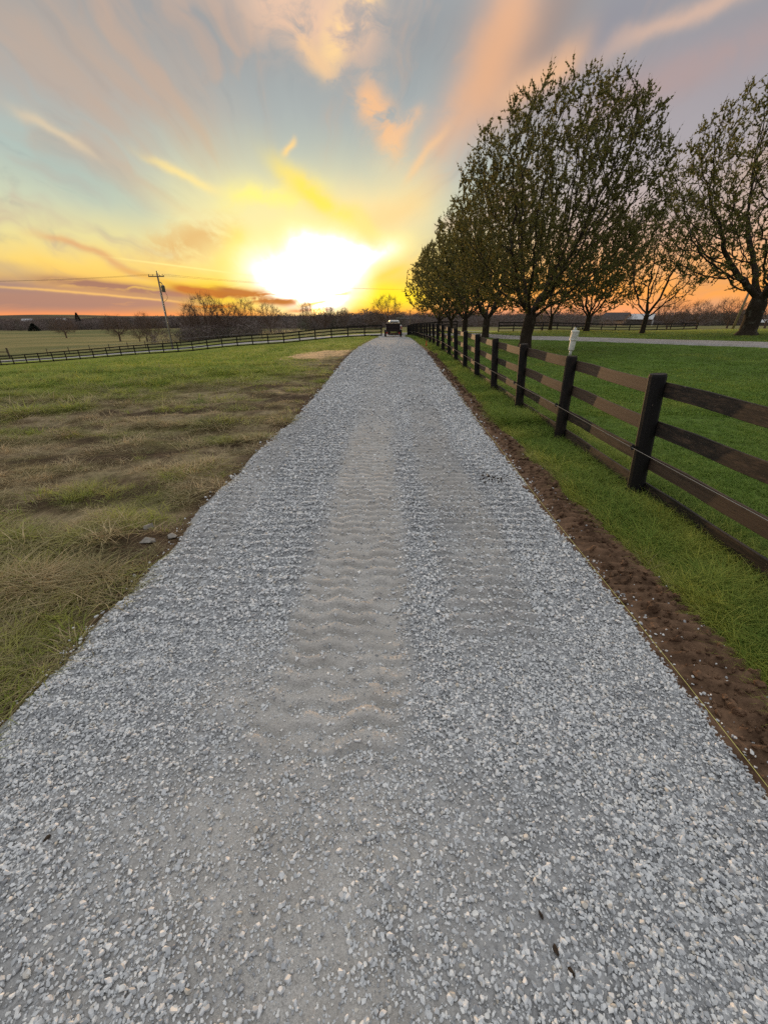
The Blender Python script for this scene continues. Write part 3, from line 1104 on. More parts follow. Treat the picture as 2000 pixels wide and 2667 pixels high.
def lf_set(n, y0, y1, seed, s0, pw, green_only=None):
    x, y, r = left_field(n, y0, y1, seed, pw)
    bnoise = fbm(x * 2.3, y * 2.3, 58, 3)
    b_ = brown(x, y)
    keep = r.random(len(x)) < (1 - 0.70 * b_)
    if green_only is True:
        keep &= r.random(len(x)) > b_ * 1.2
    so_ = soil(x, y)
    keep &= r.random(len(x)) > so_ * 1.05
    keep &= straw(x, y) < .35
    keep &= (fbm(x * 5.5, y * 8, 57, 3) > .45 + .0 * x) | (r.random(len(x)) > .25 + .6 * b_)
    x, y, b_, bnoise = x[keep], y[keep], b_[keep], bnoise[keep]
    far = sst(y, 7, 15)
    t = np.clip(0.60 - 0.36 * far + 0.30 * b_ + (bnoise - .5) * .8 + r.normal(0, .14, len(x)), 0, 1)
    t = np.maximum(t, straw(x, y) * .98)
    s = s0 * r.uniform(.65, 1.25, len(x)) * (1 - .3 * b_) * (.55 + 1.0 * sst(fbm(x * 1.5, y * 2.2, 59, 3), .3, .7))
    z = zt(x, y) + (fbm(x * 1.6, y * 2.6, 71, 4) - 0.5) * (0.055 + 0.05 * b_) * 2 - .01
    return x, y, z, s, r.uniform(.8, 1.1, len(x)), t, r


plant('field_thatch', [lf_set(17000, .4, 9, 201, .85, 1.0), lf_set(13000, 8, 18, 202, 1.25, 1.0)], thatch)


def tussocks(spots, seed):
    r = np.random.default_rng(seed)
    X, Y_ = [], []
    for (cx, cy, ax, ay, n) in spots:
        X.append(cx + ax * r.normal(0, .5, n))
        Y_.append(cy + ay * r.normal(0, .5, n))
    x, y = np.concatenate(X), np.concatenate(Y_)
    k = edge_d(x, y) < -0.03
    x, y = x[k], y[k]
    z = zt(x, y) - .01
    return x, y, z, r.uniform(.5, .95, len(x)), r.uniform(.6, .95, len(x)), np.clip(r.normal(.46, .14, len(x)), 0, 1), r
plant('field_grass', [lf_set(5500, .4, 10, 203, 1.15, 1.0, True), lf_set(9000, 8, 20, 204, 1.8, 1.1, True)], short)
plant('field_turf', [lf_set(16000, 13, 64, 205, 1.5, 1.35)], coarse)


TUS = [(-2.55, 1.35, .55, .5, 160), (-3.0, 2.2, .9, .5, 170), (-2.75, 3.75, .45, .28, 90), (-3.6, 4.7, .8, .25, 60), (-2.9, 5.2, .5, .22, 60), (-4.6, 3.6, .9, .4, 80),
       (-2.35, .75, .3, .3, 60), (-6.8, 7.4, 1.4, .4, 70), (-4.9, 9.6, 1.2, .4, 60), (-8.6, 8.4, 1.2, .5, 60), (-3.4, 1.4, .6, .5, 80)]
plant('field_tussocks', [tussocks(TUS, 261)], long_)


# lush verge under the fence
def verge(n, y0, y1, seed, s0):
    r = np.random.default_rng(seed)
    y = y0 + (y1 - y0) * r.random(n) ** 1.5
    a = dr(y) + soil_w(y) * .62
    x = a + (3.75 - a) * r.random(n) ** .85
    q_ = (x - dr(y)) / soil_w(y) + (fbm(x * 3.5, y * 2.2, 27, 4) - 0.5) * .7
    k = (q_ > .80 + .15 * r.random(n))
    x, y, q_ = x[k], y[k], q_[k]
    near = np.exp(-((q_ - .9) / .5) ** 2)
    t = np.clip(.05 + .80 * near * fbm(x * 2, y * 1.3, 84, 3) + (fbm(x * 1.6, y * 1.1, 85, 3) - .5) * .7 + r.normal(0, .08, len(x)), 0, 1)
    s = s0 * r.uniform(.6, 1.2, len(x)) * (0.7 + .5 * fbm(x * 1.3, y * 1.3, 86, 2)) * (1 - .35 * near)
    return x, y, zt(x, y) - .01, s, r.uniform(.75, 1.1, len(x)), t, r


plant('verge_grass', [verge(9000, .8, 9, 211, .95), verge(6000, 8, 30, 212, 1.2), verge(2500, 25, 62, 213, 1.7)], long_)


def lawn(n, y0, y1, seed, s0, pw):
    r = np.random.default_rng(seed)
    y = y0 + (y1 - y0) * r.random(n) ** pw
    x = 3.1 + r.random(n) * np.minimum(1.12 * (y * .9 + 1.1) - 2.0, 45)
    # keep clear of the side drive
    px = np.interp(y, [-2, 10, 18.5, 27, 37, 45, 53, 60, 66], [36, 27, 22.5, 17.5, 12.6, 9.9, 7.6, 5.5, 3.5])
    k = np.abs(x - px) > 1.85 / np.cos(np.arctan(.55))
    x, y = x[k], y[k]
    far = sst(np.hypot(x, y), 30, 55)
    t = np.clip(.06 + .35 * far + (fbm(x * .8, y * .8, 87, 3) - .5) * .4 + r.normal(0, .05, len(x)), 0, .6)
    s = s0 * r.uniform(.75, 1.2, len(x))
    return x, y, zt(x, y) - .01, s, r.uniform(.8, 1.1, len(x)), t, r


plant('lawn_grass', [lawn(17000, 1.5, 13, 221, 1.2, 1.1)], short)
plant('lawn_turf', [lawn(24000, 9, 62, 222, 1.25, 1.5)], coarse)
# ------------------------------------------------------------------ tree growing (space colonisation)
def bark(name, col, patch):
    m, q, b = material(name)
    pos = q.tex('Object')
    n1 = q.noise(q.vscale(pos, (5.0, 5.0, 1.6)), 3.0, 6, 0.65)
    n2 = q.noise(pos, 2.2, 4, 0.6)
    c_ = q.mix(n1.step(.3, .7), tuple(v * .55 for v in col[:3]) + (1,), col)
    c_ = q.mix(n2.step(.56, .68) * .6, c_, patch)
    q.put(b.inputs['Base Color'], c_)
    b.inputs['Roughness'].default_value = .9
    b.inputs['Specular IOR Level'].default_value = .15
    bp = q.new('ShaderNodeBump')
    bp.inputs['Strength'].default_value = .7
    bp.inputs['Distance'].default_value = .03
    q.put(bp.inputs['Height'], n1)
    q.link(bp.outputs[0], b.inputs['Normal'])
    return m


m_bark = bark('dark_bark', srgb(74, 64, 54), srgb(122, 120, 108))
m_bare = bark('grey_bark', srgb(116, 98, 86), srgb(120, 110, 100))


def leafmat(name, a, c2, tl):
    m, q, b = material(name)
    rnd = q.attr('rnd')
    cg = q.mix(rnd, a, c2)
    b.inputs['Roughness'].default_value = .55
    b.inputs['Specular IOR Level'].default_value = .35
    q.put(b.inputs['Base Color'], cg)
    tr = q.new('ShaderNodeBsdfTranslucent')
    q.put(tr.inputs[0], q.mix(.5, cg, tl))
    ms = q.new('ShaderNodeMixShader')
    ms.inputs[0].default_value = .4
    q.link(b.outputs[0], ms.inputs[1])
    q.link(tr.outputs[0], ms.inputs[2])
    q.link(ms.outputs[0], q.nt.nodes['Material Output'].inputs[0])
    return m


m_leaf = leafmat('young_leaves', srgb(70, 78, 42), srgb(138, 134, 78), srgb(156, 142, 70))
m_leaf2 = leafmat('maple_leaves', srgb(72, 82, 42), srgb(140, 138, 76), srgb(156, 146, 70))


def grow(seed, trunk_h, env, n_attr, box, D_=.27, dk=.5, di=2.4, up=.10, wob=.16, lean=(0, 0), forks=5, iters=120):
    """env(x,y,z) -> bool crown test; returns node arrays"""
    r = np.random.default_rng(seed)
    A = np.empty((0, 3))
    while len(A) < n_attr:
        p = r.uniform(box[0], box[1], (n_attr * 2, 3))
        p = p[env(p[:, 0], p[:, 1], p[:, 2])]
        A = np.concatenate([A, p])
    A = A[:n_attr]
    P, par = [np.zeros(3)], [-1]
    k = int(trunk_h / D_)
    for i in range(k):
        f = (i + 1) / k
        P.append(np.array([lean[0] * f, lean[1] * f, trunk_h * f]) + r.normal(0, .012, 3))
        par.append(len(P) - 2)
    top = len(P) - 1
    a0 = r.uniform(0, 6.28)
    for j in range(forks):                                    # a whorl of main limbs
        a = a0 + j * 2.4 + r.normal(0, .15)
        t0 = top - int(r.integers(0, max(2, int(.28 * k))))
        e = r.uniform(.55, 1.05)
        d = np.array([math.cos(a) * math.cos(e), math.sin(a) * math.cos(e), math.sin(e)])
        cur = t0
        for s in range(4):
            P.append(P[cur] + d * D_ + r.normal(0, .02, 3))
            par.append(cur)
            cur = len(P) - 1
            d = d + np.array([0, 0, .05])
            d /= np.linalg.norm(d)
    P = np.array(P)
    par = list(par)
    near = np.full(len(A), -1)
    dist = np.full(len(A), 1e9)

    def upd(i0, i1):
        for s in range(0, len(A), 1500):
            dd = np.linalg.norm(A[s:s + 1500, None] - P[None, i0:i1], axis=2)
            j = dd.argmin(1)
            v = dd[np.arange(len(j)), j]
            m = v < dist[s:s + 1500]
            dist[s:s + 1500][m] = v[m]
            near[s:s + 1500][m] = j[m] + i0
    upd(0, len(P))
    alive = np.ones(len(A), bool)
    for it in range(iters):
        act = alive & (dist < (di if it > 14 else 9.0))
        if not act.any():
            break
        idx = near[act]
        v = A[act] - P[idx]
        v /= np.linalg.norm(v, axis=1)[:, None] + 1e-9
        acc = np.zeros_like(P)
        np.add.at(acc, idx, v)
        u = np.unique(idx)
        g_ = acc[u]
        g_ /= np.linalg.norm(g_, axis=1)[:, None] + 1e-9
        g_ = g_ + r.normal(0, wob, g_.shape) + np.array([0, 0, up])
        g_ /= np.linalg.norm(g_, axis=1)[:, None]
        new = P[u] + g_ * D_
        i0 = len(P)
        P = np.concatenate([P, new])
        par += list(u)
        upd(i0, len(P))
        alive &= dist > dk
    return P, np.array(par), r


def radii(P, par, tip, trunk_r, ex=2.35):
    n = len(P)
    acc = np.zeros(n)
    nch = np.zeros(n, int)
    for i in range(n - 1, 0, -1):
        if nch[i] == 0:
            acc[i] = tip ** ex
        acc[par[i]] += acc[i]
        nch[par[i]] += 1
    rad = acc ** (1 / ex)
    k = trunk_r / rad[1]
    big = np.clip((rad - tip) / max(rad[1] - tip, 1e-6), 0, 1)
    rad = rad * (1 + (k - 1) * big ** .6)
    return rad, nch


def tubes(P, par, rad, flare=1.5, flare_h=.6, minr=0.0):
    """continuous tapering tubes along every branch"""
    n = len(P)
    kids = [[] for _ in range(n)]
    for i in range(1, n):
        kids[par[i]].append(i)
    V, F = [], []
    stack = [(0, None)]
    while stack:
        s, frm = stack.pop()
        chain = [s] if frm is None else [frm, s]
        while kids[chain[-1]]:
            c_ = kids[chain[-1]]
            m = max(c_, key=lambda i: rad[i])
            for o in c_:
                if o != m:
                    stack.append((o, chain[-1]))
            chain.append(m)
        r0 = rad[chain[1]] if len(chain) > 1 else rad[chain[0]]
        if r0 < minr:
            continue
        k = 10 if r0 > .12 else 6 if r0 > .045 else 4 if r0 > .018 else 3
        base = len(V)
        pts = P[chain]
        tg = np.gradient(pts, axis=0) if len(pts) > 1 else np.array([[0, 0, 1.]])
        ref = np.array([1.0, 0, 0])
        for j, (p, t) in enumerate(zip(pts, tg)):
            t = t / (np.linalg.norm(t) + 1e-9)
            u = ref - t * (ref @ t)
            nu = np.linalg.norm(u)
            u = u / nu if nu > .05 else np.cross(t, [0, 1, 0])
            ref = u
            w = np.cross(t, u)
            rr_ = rad[chain[j]]
            if j == 0 and frm is not None:
                rr_ = min(rad[chain[1]] * 1.25, rad[frm])
            if frm is None and p[2] < flare_h:
                rr_ *= 1 + (flare - 1) * (1 - p[2] / flare_h) ** 2
            for a in range(k):
                an = 6.28318 * a / k
                lob = 1 + (.10 * math.sin(an * 4 + 1) if (frm is None and p[2] < flare_h) else 0)
                V.append(p + (u * math.cos(an) + w * math.sin(an)) * rr_ * lob)
        for j in range(len(chain) - 1):
            for a in range(k):
                b0 = base + j * k
                F.append((b0 + a, b0 + (a + 1) % k, b0 + k + (a + 1) % k, b0 + k + a))
    return np.array(V), np.array(F)


def twigs_leaves(P, par, rad, nch, r, rmax, tw_n, tw_len, leaf_n, leaf_s, up=.5, fine=.006, spread=.09):
    """thin shoots on the fine wood, with leaf clusters along them"""
    cand = np.where(rad < rmax)[0]
    cand = cand[cand > 0]
    rep = r.poisson(tw_n, len(cand)) + (nch[cand] == 0)
    src = np.repeat(cand, rep)
    d0 = P[src] - P[par[src]]
    d0 /= np.linalg.norm(d0, axis=1)[:, None] + 1e-9
    d = d0 * .55 + r.normal(0, .5, d0.shape) + np.array([0, 0, up])
    d /= np.linalg.norm(d, axis=1)[:, None]
    L = tw_len * r.uniform(.4, 1.25, len(src))
    A, B = P[src], P[src] + d * L[:, None]
    B2 = B + (d + np.array([0, 0, .35]) + r.normal(0, .25, d.shape)) * (L * .45)[:, None]
    Vt, Ft = [], []
    m = len(src)
    # twig = a three sided sliver with a bend
    px = np.cross(d, r.normal(0, 1, d.shape))
    px /= np.linalg.norm(px, axis=1)[:, None] + 1e-9
    py = np.cross(d, px)
    ring = lambda C, w: [C + px * w, C - px * w * .5 + py * w * .87, C - px * w * .5 - py * w * .87]
    Vs = np.stack(ring(A, fine * 1.4) + ring(B, fine) + [B2], 1).reshape(-1, 3)
    o = (np.arange(m) * 7)[:, None]
    tri = []
    for a in range(3):
        b_ = (a + 1) % 3
        tri += [[a, b_, 3 + b_], [a, 3 + b_, 3 + a], [3 + a, 3 + b_, 6]]
    Ft = (o[:, None, :] + np.array(tri)[None]).reshape(-1, 3)
    # leaves in little rosettes along the shoots
    ln = r.poisson(leaf_n, m) if leaf_n else np.zeros(m, int)
    ls = np.repeat(np.arange(m), ln)
    f = np.clip(np.round(r.uniform(.15, 1.15, len(ls)) * 4) / 4 + r.normal(0, .04, len(ls)), .05, 1.5)[:, None]
    C = np.where(f < 1, A[ls] + (B[ls] - A[ls]) * f, B[ls] + (B2[ls] - B[ls]) * (f - 1) * 2)
    ld = r.normal(0, 1, C.shape) + np.array([0, 0, .25])
    ld /= np.linalg.norm(ld, axis=1)[:, None] + 1e-9
    sd = np.cross(ld, r.normal(0, 1, C.shape))
    sd /= np.linalg.norm(sd, axis=1)[:, None] + 1e-9
    s = (leaf_s * r.uniform(.55, 1.3, len(C)))[:, None]
    C = C + ld * s * .25
    VL = np.stack([C - ld * s * .5, C + sd * s * .33, C + ld * s * .6, C - sd * s * .33], 1).reshape(-1, 3)
    FL = (np.arange(len(C)) * 4)[:, None] + np.arange(4)[None]
    rn = np.repeat(np.clip(r.random(len(C)) * .6 + .4 * vnoise(C[:, 0] * 1.3 + C[:, 2], C[:, 1] * 1.3 - C[:, 2], 4), 0, 1), 4)
    return Vs, Ft, VL, FL, rn


def build_tree(name, P, par, r, tip, trunk_r, twig, wood_mat, leaf_mat, flare=1.5, minr=0.0):
    rad, nch = radii(P, par, tip, trunk_r)
    V, F = tubes(P, par, rad, flare, .55, minr)
    Vt, Ft, VL, FL, rn = twigs_leaves(P, par, rad, nch, r, **twig)
    Fq = np.concatenate([F, np.concatenate([Ft, Ft[:, 2:]], 1) * 0 + 0], 0) if False else F
    # wood: quads then twig triangles
    me = bpy.data.meshes.new(name + '_wood')
    allV = np.concatenate([V, Vt]) if len(Vt) else V
    me.vertices.add(len(allV))
    me.vertices.foreach_set('co', allV.astype(np.float32).ravel())
    li = np.concatenate([F.ravel(), (Ft + len(V)).ravel()]).astype(np.int32)
    ls = np.concatenate([np.arange(len(F)) * 4, len(F) * 4 + np.arange(len(Ft)) * 3]).astype(np.int32)
    me.loops.add(len(li))
    me.loops.foreach_set('vertex_index', li)
    me.polygons.add(len(ls))
    me.polygons.foreach_set('loop_start', ls)
    me.polygons.foreach_set('use_smooth', np.ones(len(ls), bool))
    me.update(calc_edges=True)
    me.materials.append(wood_mat)
    lf = None
    if leaf_mat and len(VL):
        lf = fast_mesh(name + '_leaves', VL, FL, leaf_mat, False)
        fattr(lf, 'rnd', rn.astype(np.float32))
    print(name, 'nodes', len(P), 'wood faces', len(ls), 'leaves', len(FL))
    return me, lf


def egg(cx, cy, rx_, ry_, z0, z1, skew=0.0, sharp=.55, low=.35):
    """an egg-shaped crown: widest at `low` of its height, leaning by skew"""
    def f(x, y, z):
        t = (z - z0) / (z1 - z0)
        k = np.where(t < low, np.sqrt(np.clip(1 - ((low - t) / low) ** 2, 0, 1)) * .9 + .1 * (t > 0),
                     np.clip(1 - ((t - low) / (1 - low)) ** 2, 0, 1) ** sharp)
        lump = 1 + .22 * (fbm(np.arctan2(y - cy, x - cx) * 1.6 + 9, z * .55, 8, 3) - .5) * 2
        ox = cx + skew * t
        q_ = ((x - ox) / rx_) ** 2 + ((y - cy) / ry_) ** 2
        inner = q_ > .05 * k * k
        return (t > 0) & (t < 1) & (q_ < (k * lump) ** 2) & inner
    return f


def tree(name, wood, leaf, x, y, label, group, cat='tree', rz=0.0, s=1.0, z=None, dz=-.08, sz=None):
    t = empty(name, (x, y, (zs(x, y) if z is None else z) + dz), rz)
    t.scale = (s, s, sz or s)
    link('trunk', wood, t)
    if leaf:
        link('crown', leaf, t)
    return props(t, label, cat, group)


ROW = 'leafing trees along the plank fence'
LAWN = 'leafing trees on the lawn beyond the side drive'
# the big tree behind the fence
P, par, r = grow(11, 2.0, egg(.1, 0, 5.1, 4.9, 1.9, 11.9, .75, .55, .42), 4800, ((-7, -6, 1.8), (8.5, 6, 12.6)), D_=.26, dk=.44, up=.10, wob=.2, lean=(.15, 0), forks=8)
wA, lA = build_tree('big_tree', P, par, r, .0075, .34, dict(rmax=.022, tw_n=2.3, tw_len=.40, leaf_n=15, leaf_s=.094, up=.45, fine=.006), m_bark, m_leaf, 1.45)
# a round denser one for the row
P, par, r = grow(23, 1.7, egg(0, 0, 4.9, 4.9, 1.5, 11.4, .5, .62, .40), 2300, ((-6.5, -6.5, 1.4), (7, 6.5, 11.6)), D_=.30, dk=.56, up=.12, forks=6)
wB, lB = build_tree('row_tree', P, par, r, .010, .28, dict(rmax=.028, tw_n=1.3, tw_len=.50, leaf_n=19.0, leaf_s=.138, up=.5, fine=.007), m_bark, m_leaf, 1.3)
# a slighter, thinner one
P, par, r = grow(37, 1.6, egg(.2, 0, 3.7, 3.7, 1.6, 10.6, .4, .7, .42), 1500, ((-5, -5, 1.5), (5.5, 5, 10.8)), D_=.28, dk=.55, up=.2, forks=6)
wC, lC = build_tree('thin_tree', P, par, r, .009, .20, dict(rmax=.020, tw_n=1.0, tw_len=.5, leaf_n=10, leaf_s=.105, up=.6, fine=.007), m_bark, m_leaf2, 1.3)
# the broad old tree at the right edge
P, par, r = grow(43, 2.3, egg(-.5, 0, 8.0, 7.2, 2.6, 14.2, .5, .6, .38), 4200, ((-10, -8.5, 2.4), (10, 8.5, 14.6)), D_=.32, dk=.58, up=.05, wob=.2, forks=6)
wD, lD = build_tree('broad_tree', P, par, r, .009, .50, dict(rmax=.028, tw_n=2.0, tw_len=.46, leaf_n=13, leaf_s=.11, up=.45, fine=.008), m_bark, m_leaf2, 1.7)

tree('leafing_tree', wA, lA, 8.1, 25.0, 'large leafing tree just behind the plank fence, the tallest crown in view', ROW)
tree('leafing_tree', wB, lB, 9.5, 41.0, 'dark trunked leafing tree next behind the large tree in the row', ROW, rz=.6, s=1.12)
tree('leafing_tree', wB, lB, 9.45, 51.5, 'third tree of the row by the drive, crown merged with its neighbours', ROW, rz=2.3, s=1.10)
tree('leafing_tree', wB, lB, 9.1, 60.0, 'fourth tree of the row by the drive, forked low above the fence', ROW, rz=4.0, s=1.05)
tree('leafing_tree', wB, lB, 8.6, 69.0, 'last tree of the row, its crown edge beside the glowing sky', ROW, rz=5.2, s=1.08)
tree('leafing_tree', wB, lB, 20.3, 44.0, 'stout leafing tree with a low limb to the right, beyond the side drive', LAWN, rz=1.2, s=.92)
tree('leafing_tree', wC, lC, 18.9, 50.0, 'small slim trunked leafing tree standing before the paddock fence', LAWN, rz=3.0, s=.95)
tree('leafing_tree', wC, lC, 22.4, 38.0, 'slender leafing tree with sparse crown in front of the grey barn', LAWN, rz=.3, s=1.0)
tree('leafing_tree', wD, lD, 24.9, 30.0, 'broad old leafing tree with thick flared mottled trunk at the right edge', LAWN, rz=.0, s=1.0)

# bare winter trees
BARE = []
for i, (seed, h, wd, z0) in enumerate(((51, 9.5, 4.6, 1.6), (52, 10.5, 3.4, 2.4), (53, 8.0, 4.8, 1.2))):
    P, par, r = grow(seed, 1.3 + .5 * i, egg(0, 0, wd, wd, z0, h, .3, .6, .45), 420, ((-6, -6, 1), (6, 6, 11)), D_=.42, dk=.72, di=3.2, up=.1, wob=.24, forks=5)
    BARE.append(build_tree('bare_tree', P, par, r, .017, .24, dict(rmax=.06, tw_n=4.5, tw_len=1.0, leaf_n=0, leaf_s=.1, up=.3, fine=.011), m_bare, None, 1.25)[0])
BG = 'bare winter trees beyond the lanes'
for (x, y, v, s, rz, lab) in (
        (-42.0, 104, 0, 1.05, .3, 'tall bare tree in the thicket under the dark cloud bars, tallest there'),
        (-38.5, 108, 2, .98, 1.3, 'bare tree right of the tallest thicket tree, twiggy crown lit red'),
        (-46.5, 106, 1, .75, 2.3, 'bare tree at the left end of the thicket left of the sun'),
        (-34.5, 112, 1, .80, 3.3, 'thin bare tree at the right end of the left thicket'),
        (-31.0, 120, 0, .80, 4.3, 'lone bare tree between the thicket and the setting sun'),
        (-22.5, 132, 1, .74, 5.3, 'bare tree standing left of the setting sun'),
        (-18.0, 135, 2, .86, .9, 'rounded bare tree against the setting sun'),
        (-12.6, 140, 1, .60, 1.9, 'slim bare tree just right of the setting sun'),
        (-2.2, 112, 2, .55, 2.4, 'small bare tree left of the parked pickup'),
        (.9, 106, 0, .82, 2.9, 'bare tree rising behind the pickup and trailer'),
        (-138.5, 190, 2, 1.05, 3.9, 'rounded bare tree alone in the pasture at far left'),
        (-85.0, 140, 2, 1.0, 4.9, 'spreading bare tree in the pasture left of the utility pole'),
        (-66.0, 121, 1, .72, .2, 'small upright bare tree left of the utility pole'),
        (-62.2, 118, 0, .66, 5.9, 'small bare tree close behind the utility pole'),
        (-72.0, 128, 2, .55, 5.0, 'low bare sapling in the dip of the pasture'),
        (72.0, 112, 0, .80, 1.1, 'bare tree right of the grey barn, nearest to it'),
        (79.5, 112, 2, .86, 2.1, 'spreading bare tree in the middle of the right hand group'),
        (92.0, 118, 2, .95, 3.1, 'bare tree with wide fan crown left of the leaning pole'),
        (90.0, 104, 1, 1.0, 4.1, 'bare tree partly hidden by the leaning pole'),
        (91.0, 92, 0, .95, 5.1, 'bare tree behind the thick trunk at the right edge'),
        (33.0, 92, 2, .42, 3.5, 'pale bare sapling behind the paddock fence')):
    tree('bare_tree', BARE[v], None, x, y, lab, BG, rz=rz, s=s)


# far woods: a mass of bare trees nobody could count
def far_tree(name, seed, h, w, n):
    r_ = np.random.default_rng(seed)
    V, F = [], []

    def sliver(a, b_, w0):
        d = b_ - a
        p = np.cross(d, r_.normal(0, 1, 3))
        p /= np.linalg.norm(p) + 1e-9
        i = len(V)
        V.extend([a - p * w0, a + p * w0, b_])
        F.append((i, i + 1, i + 2))
    sliver(np.zeros(3), np.array([0, 0, h * .8]), .22)
    sliver(np.zeros(3), np.array([.2, .3, h * .8]), .22)
    for _ in range(n):
        t = r_.uniform(.05, 1)
        a = r_.uniform(0, 6.28)
        rr_ = w * math.sqrt(max(0, 1 - ((t - .5) / .55) ** 2)) * math.sqrt(r_.random())
        c_ = np.array([rr_ * math.cos(a), rr_ * math.sin(a), h * t])
        d = np.array([math.cos(a), math.sin(a), 0]) * .7 + r_.normal(0, .6, 3) + np.array([0, 0, .9])
        d = d / np.linalg.norm(d) * r_.uniform(.8, 2.2)
        sliver(c_ - d * .4, c_ + d * .6, r_.uniform(.05, .16))
    return fast_mesh(name, V, F, m_wood, False)


m_wood, q, b = material('far_wood')
n_oi = q.new('ShaderNodeObjectInfo')
rnd = S(q.nt, n_oi.outputs['Random'])
q.put(b.inputs['Base Color'], q.ramp(rnd, [(0, srgb(108, 94, 90)), (.45, srgb(132, 120, 114)), (.8, srgb(120, 110, 108)), (.9, srgb(88, 94, 76)), (1, srgb(126, 106, 98))]))
b.inputs['Roughness'].default_value = .95
b.inputs['Specular IOR Level'].default_value = 0
woods = [far_tree('wood_tree', 300 + i, 8.5 + i * .5, 3.6 + .3 * i, 190) for i in range(5)]
r = np.random.default_rng(88)
n = 26000
az = np.radians(r.uniform(-52, 52, n))
rad_ = 190 * (1150 / 190) ** r.random(n)
x, y = rad_ * np.sin(az), rad_ * np.cos(az)
keep = r.random(n) < wood_zone(x, y) * np.clip(rad_ / 420, .5, 1)
# thicket belts nearer than the wood line
n2 = 900
bx = np.concatenate([r.normal(-39, 8, 150), r.uniform(-30, 0, 330), r.uniform(0, 70, 300), r.uniform(70, 160, 120)])
by = np.concatenate([r.normal(106, 4, 150), r.uniform(150, 215, 330), r.uniform(190, 260, 300), r.uniform(200, 250, 120)])
x, y = np.concatenate([x[keep], bx]), np.concatenate([y[keep], by])
# leave a clearing round the farm buildings
clear = (np.hypot(x - 140, (y - 248) * .6) > 26)
x, y = x[clear], y[clear]
s = r.uniform(.55, 1.12, len(x)) * np.where(np.hypot(x, y) < 125, .45, np.where(np.hypot(x, y) < 270, .72, 1))
z = zt(x, y) + hill(x, y) - .3
fw = scatter('far_woods', np.stack([x, y, z], 1), np.stack([0 * x, 0 * x, r.uniform(0, 6.28, len(x))], 1), np.stack([s, s, s * r.uniform(.58, .90, len(x))], 1), r.integers(0, 5, len(x)), woods)
print('far woods', len(x))

# two evergreens on the left
m_ever = simple('evergreen_needles', srgb(40, 46, 36), .9, 0, 3.0, .4)


def evergreen(h, w, seed):
    r_ = np.random.default_rng(seed)
    V, F = [], []
    for _ in range(900):
        t = r_.random() ** .8
        a = r_.uniform(0, 6.28)
        rr_ = w * (1 - t) ** .8 * r_.uniform(.5, 1)
        c_ = np.array([rr_ * math.cos(a), rr_ * math.sin(a), h * t])
        d = np.array([math.cos(a), math.sin(a), .2]) * r_.uniform(.3, .8) * w * .35
        p = np.cross(d, r_.normal(0, 1, 3))
        p = p / (np.linalg.norm(p) + 1e-9) * .14 * w
        i = len(V)
        V += [c_ - p, c_ + p, c_ + d]
        F.append((i, i + 1, i + 2))
    return fast_mesh('evergreen_foliage', V, F, m_ever, False)


for (x, y, h, w, lab) in ((-279, 350, 5.6, 4.2, 'dark rounded evergreen at the edge of the far wood on the left'), (-290, 420, 13.5, 3.6, 'pointed evergreen rising above the far left wood line')):
    t = empty('evergreen_tree', (x, y, zs(x, y) - .2))
    link('crown', evergreen(h, w, 5), t)
    bm = bmesh.new()
    bmesh.ops.create_cone(bm, segments=8, radius1=.35, radius2=.1, depth=h * .9, cap_ends=True, matrix=Matrix.Translation((0, 0, h * .45)))
    me = bpy.data.meshes.new('trunk')
    bm.to_mesh(me)
    bm.free()
    me.materials.append(m_bark)
    link('trunk', me, t)
    props(t, lab, 'tree', 'evergreens by the far left wood')
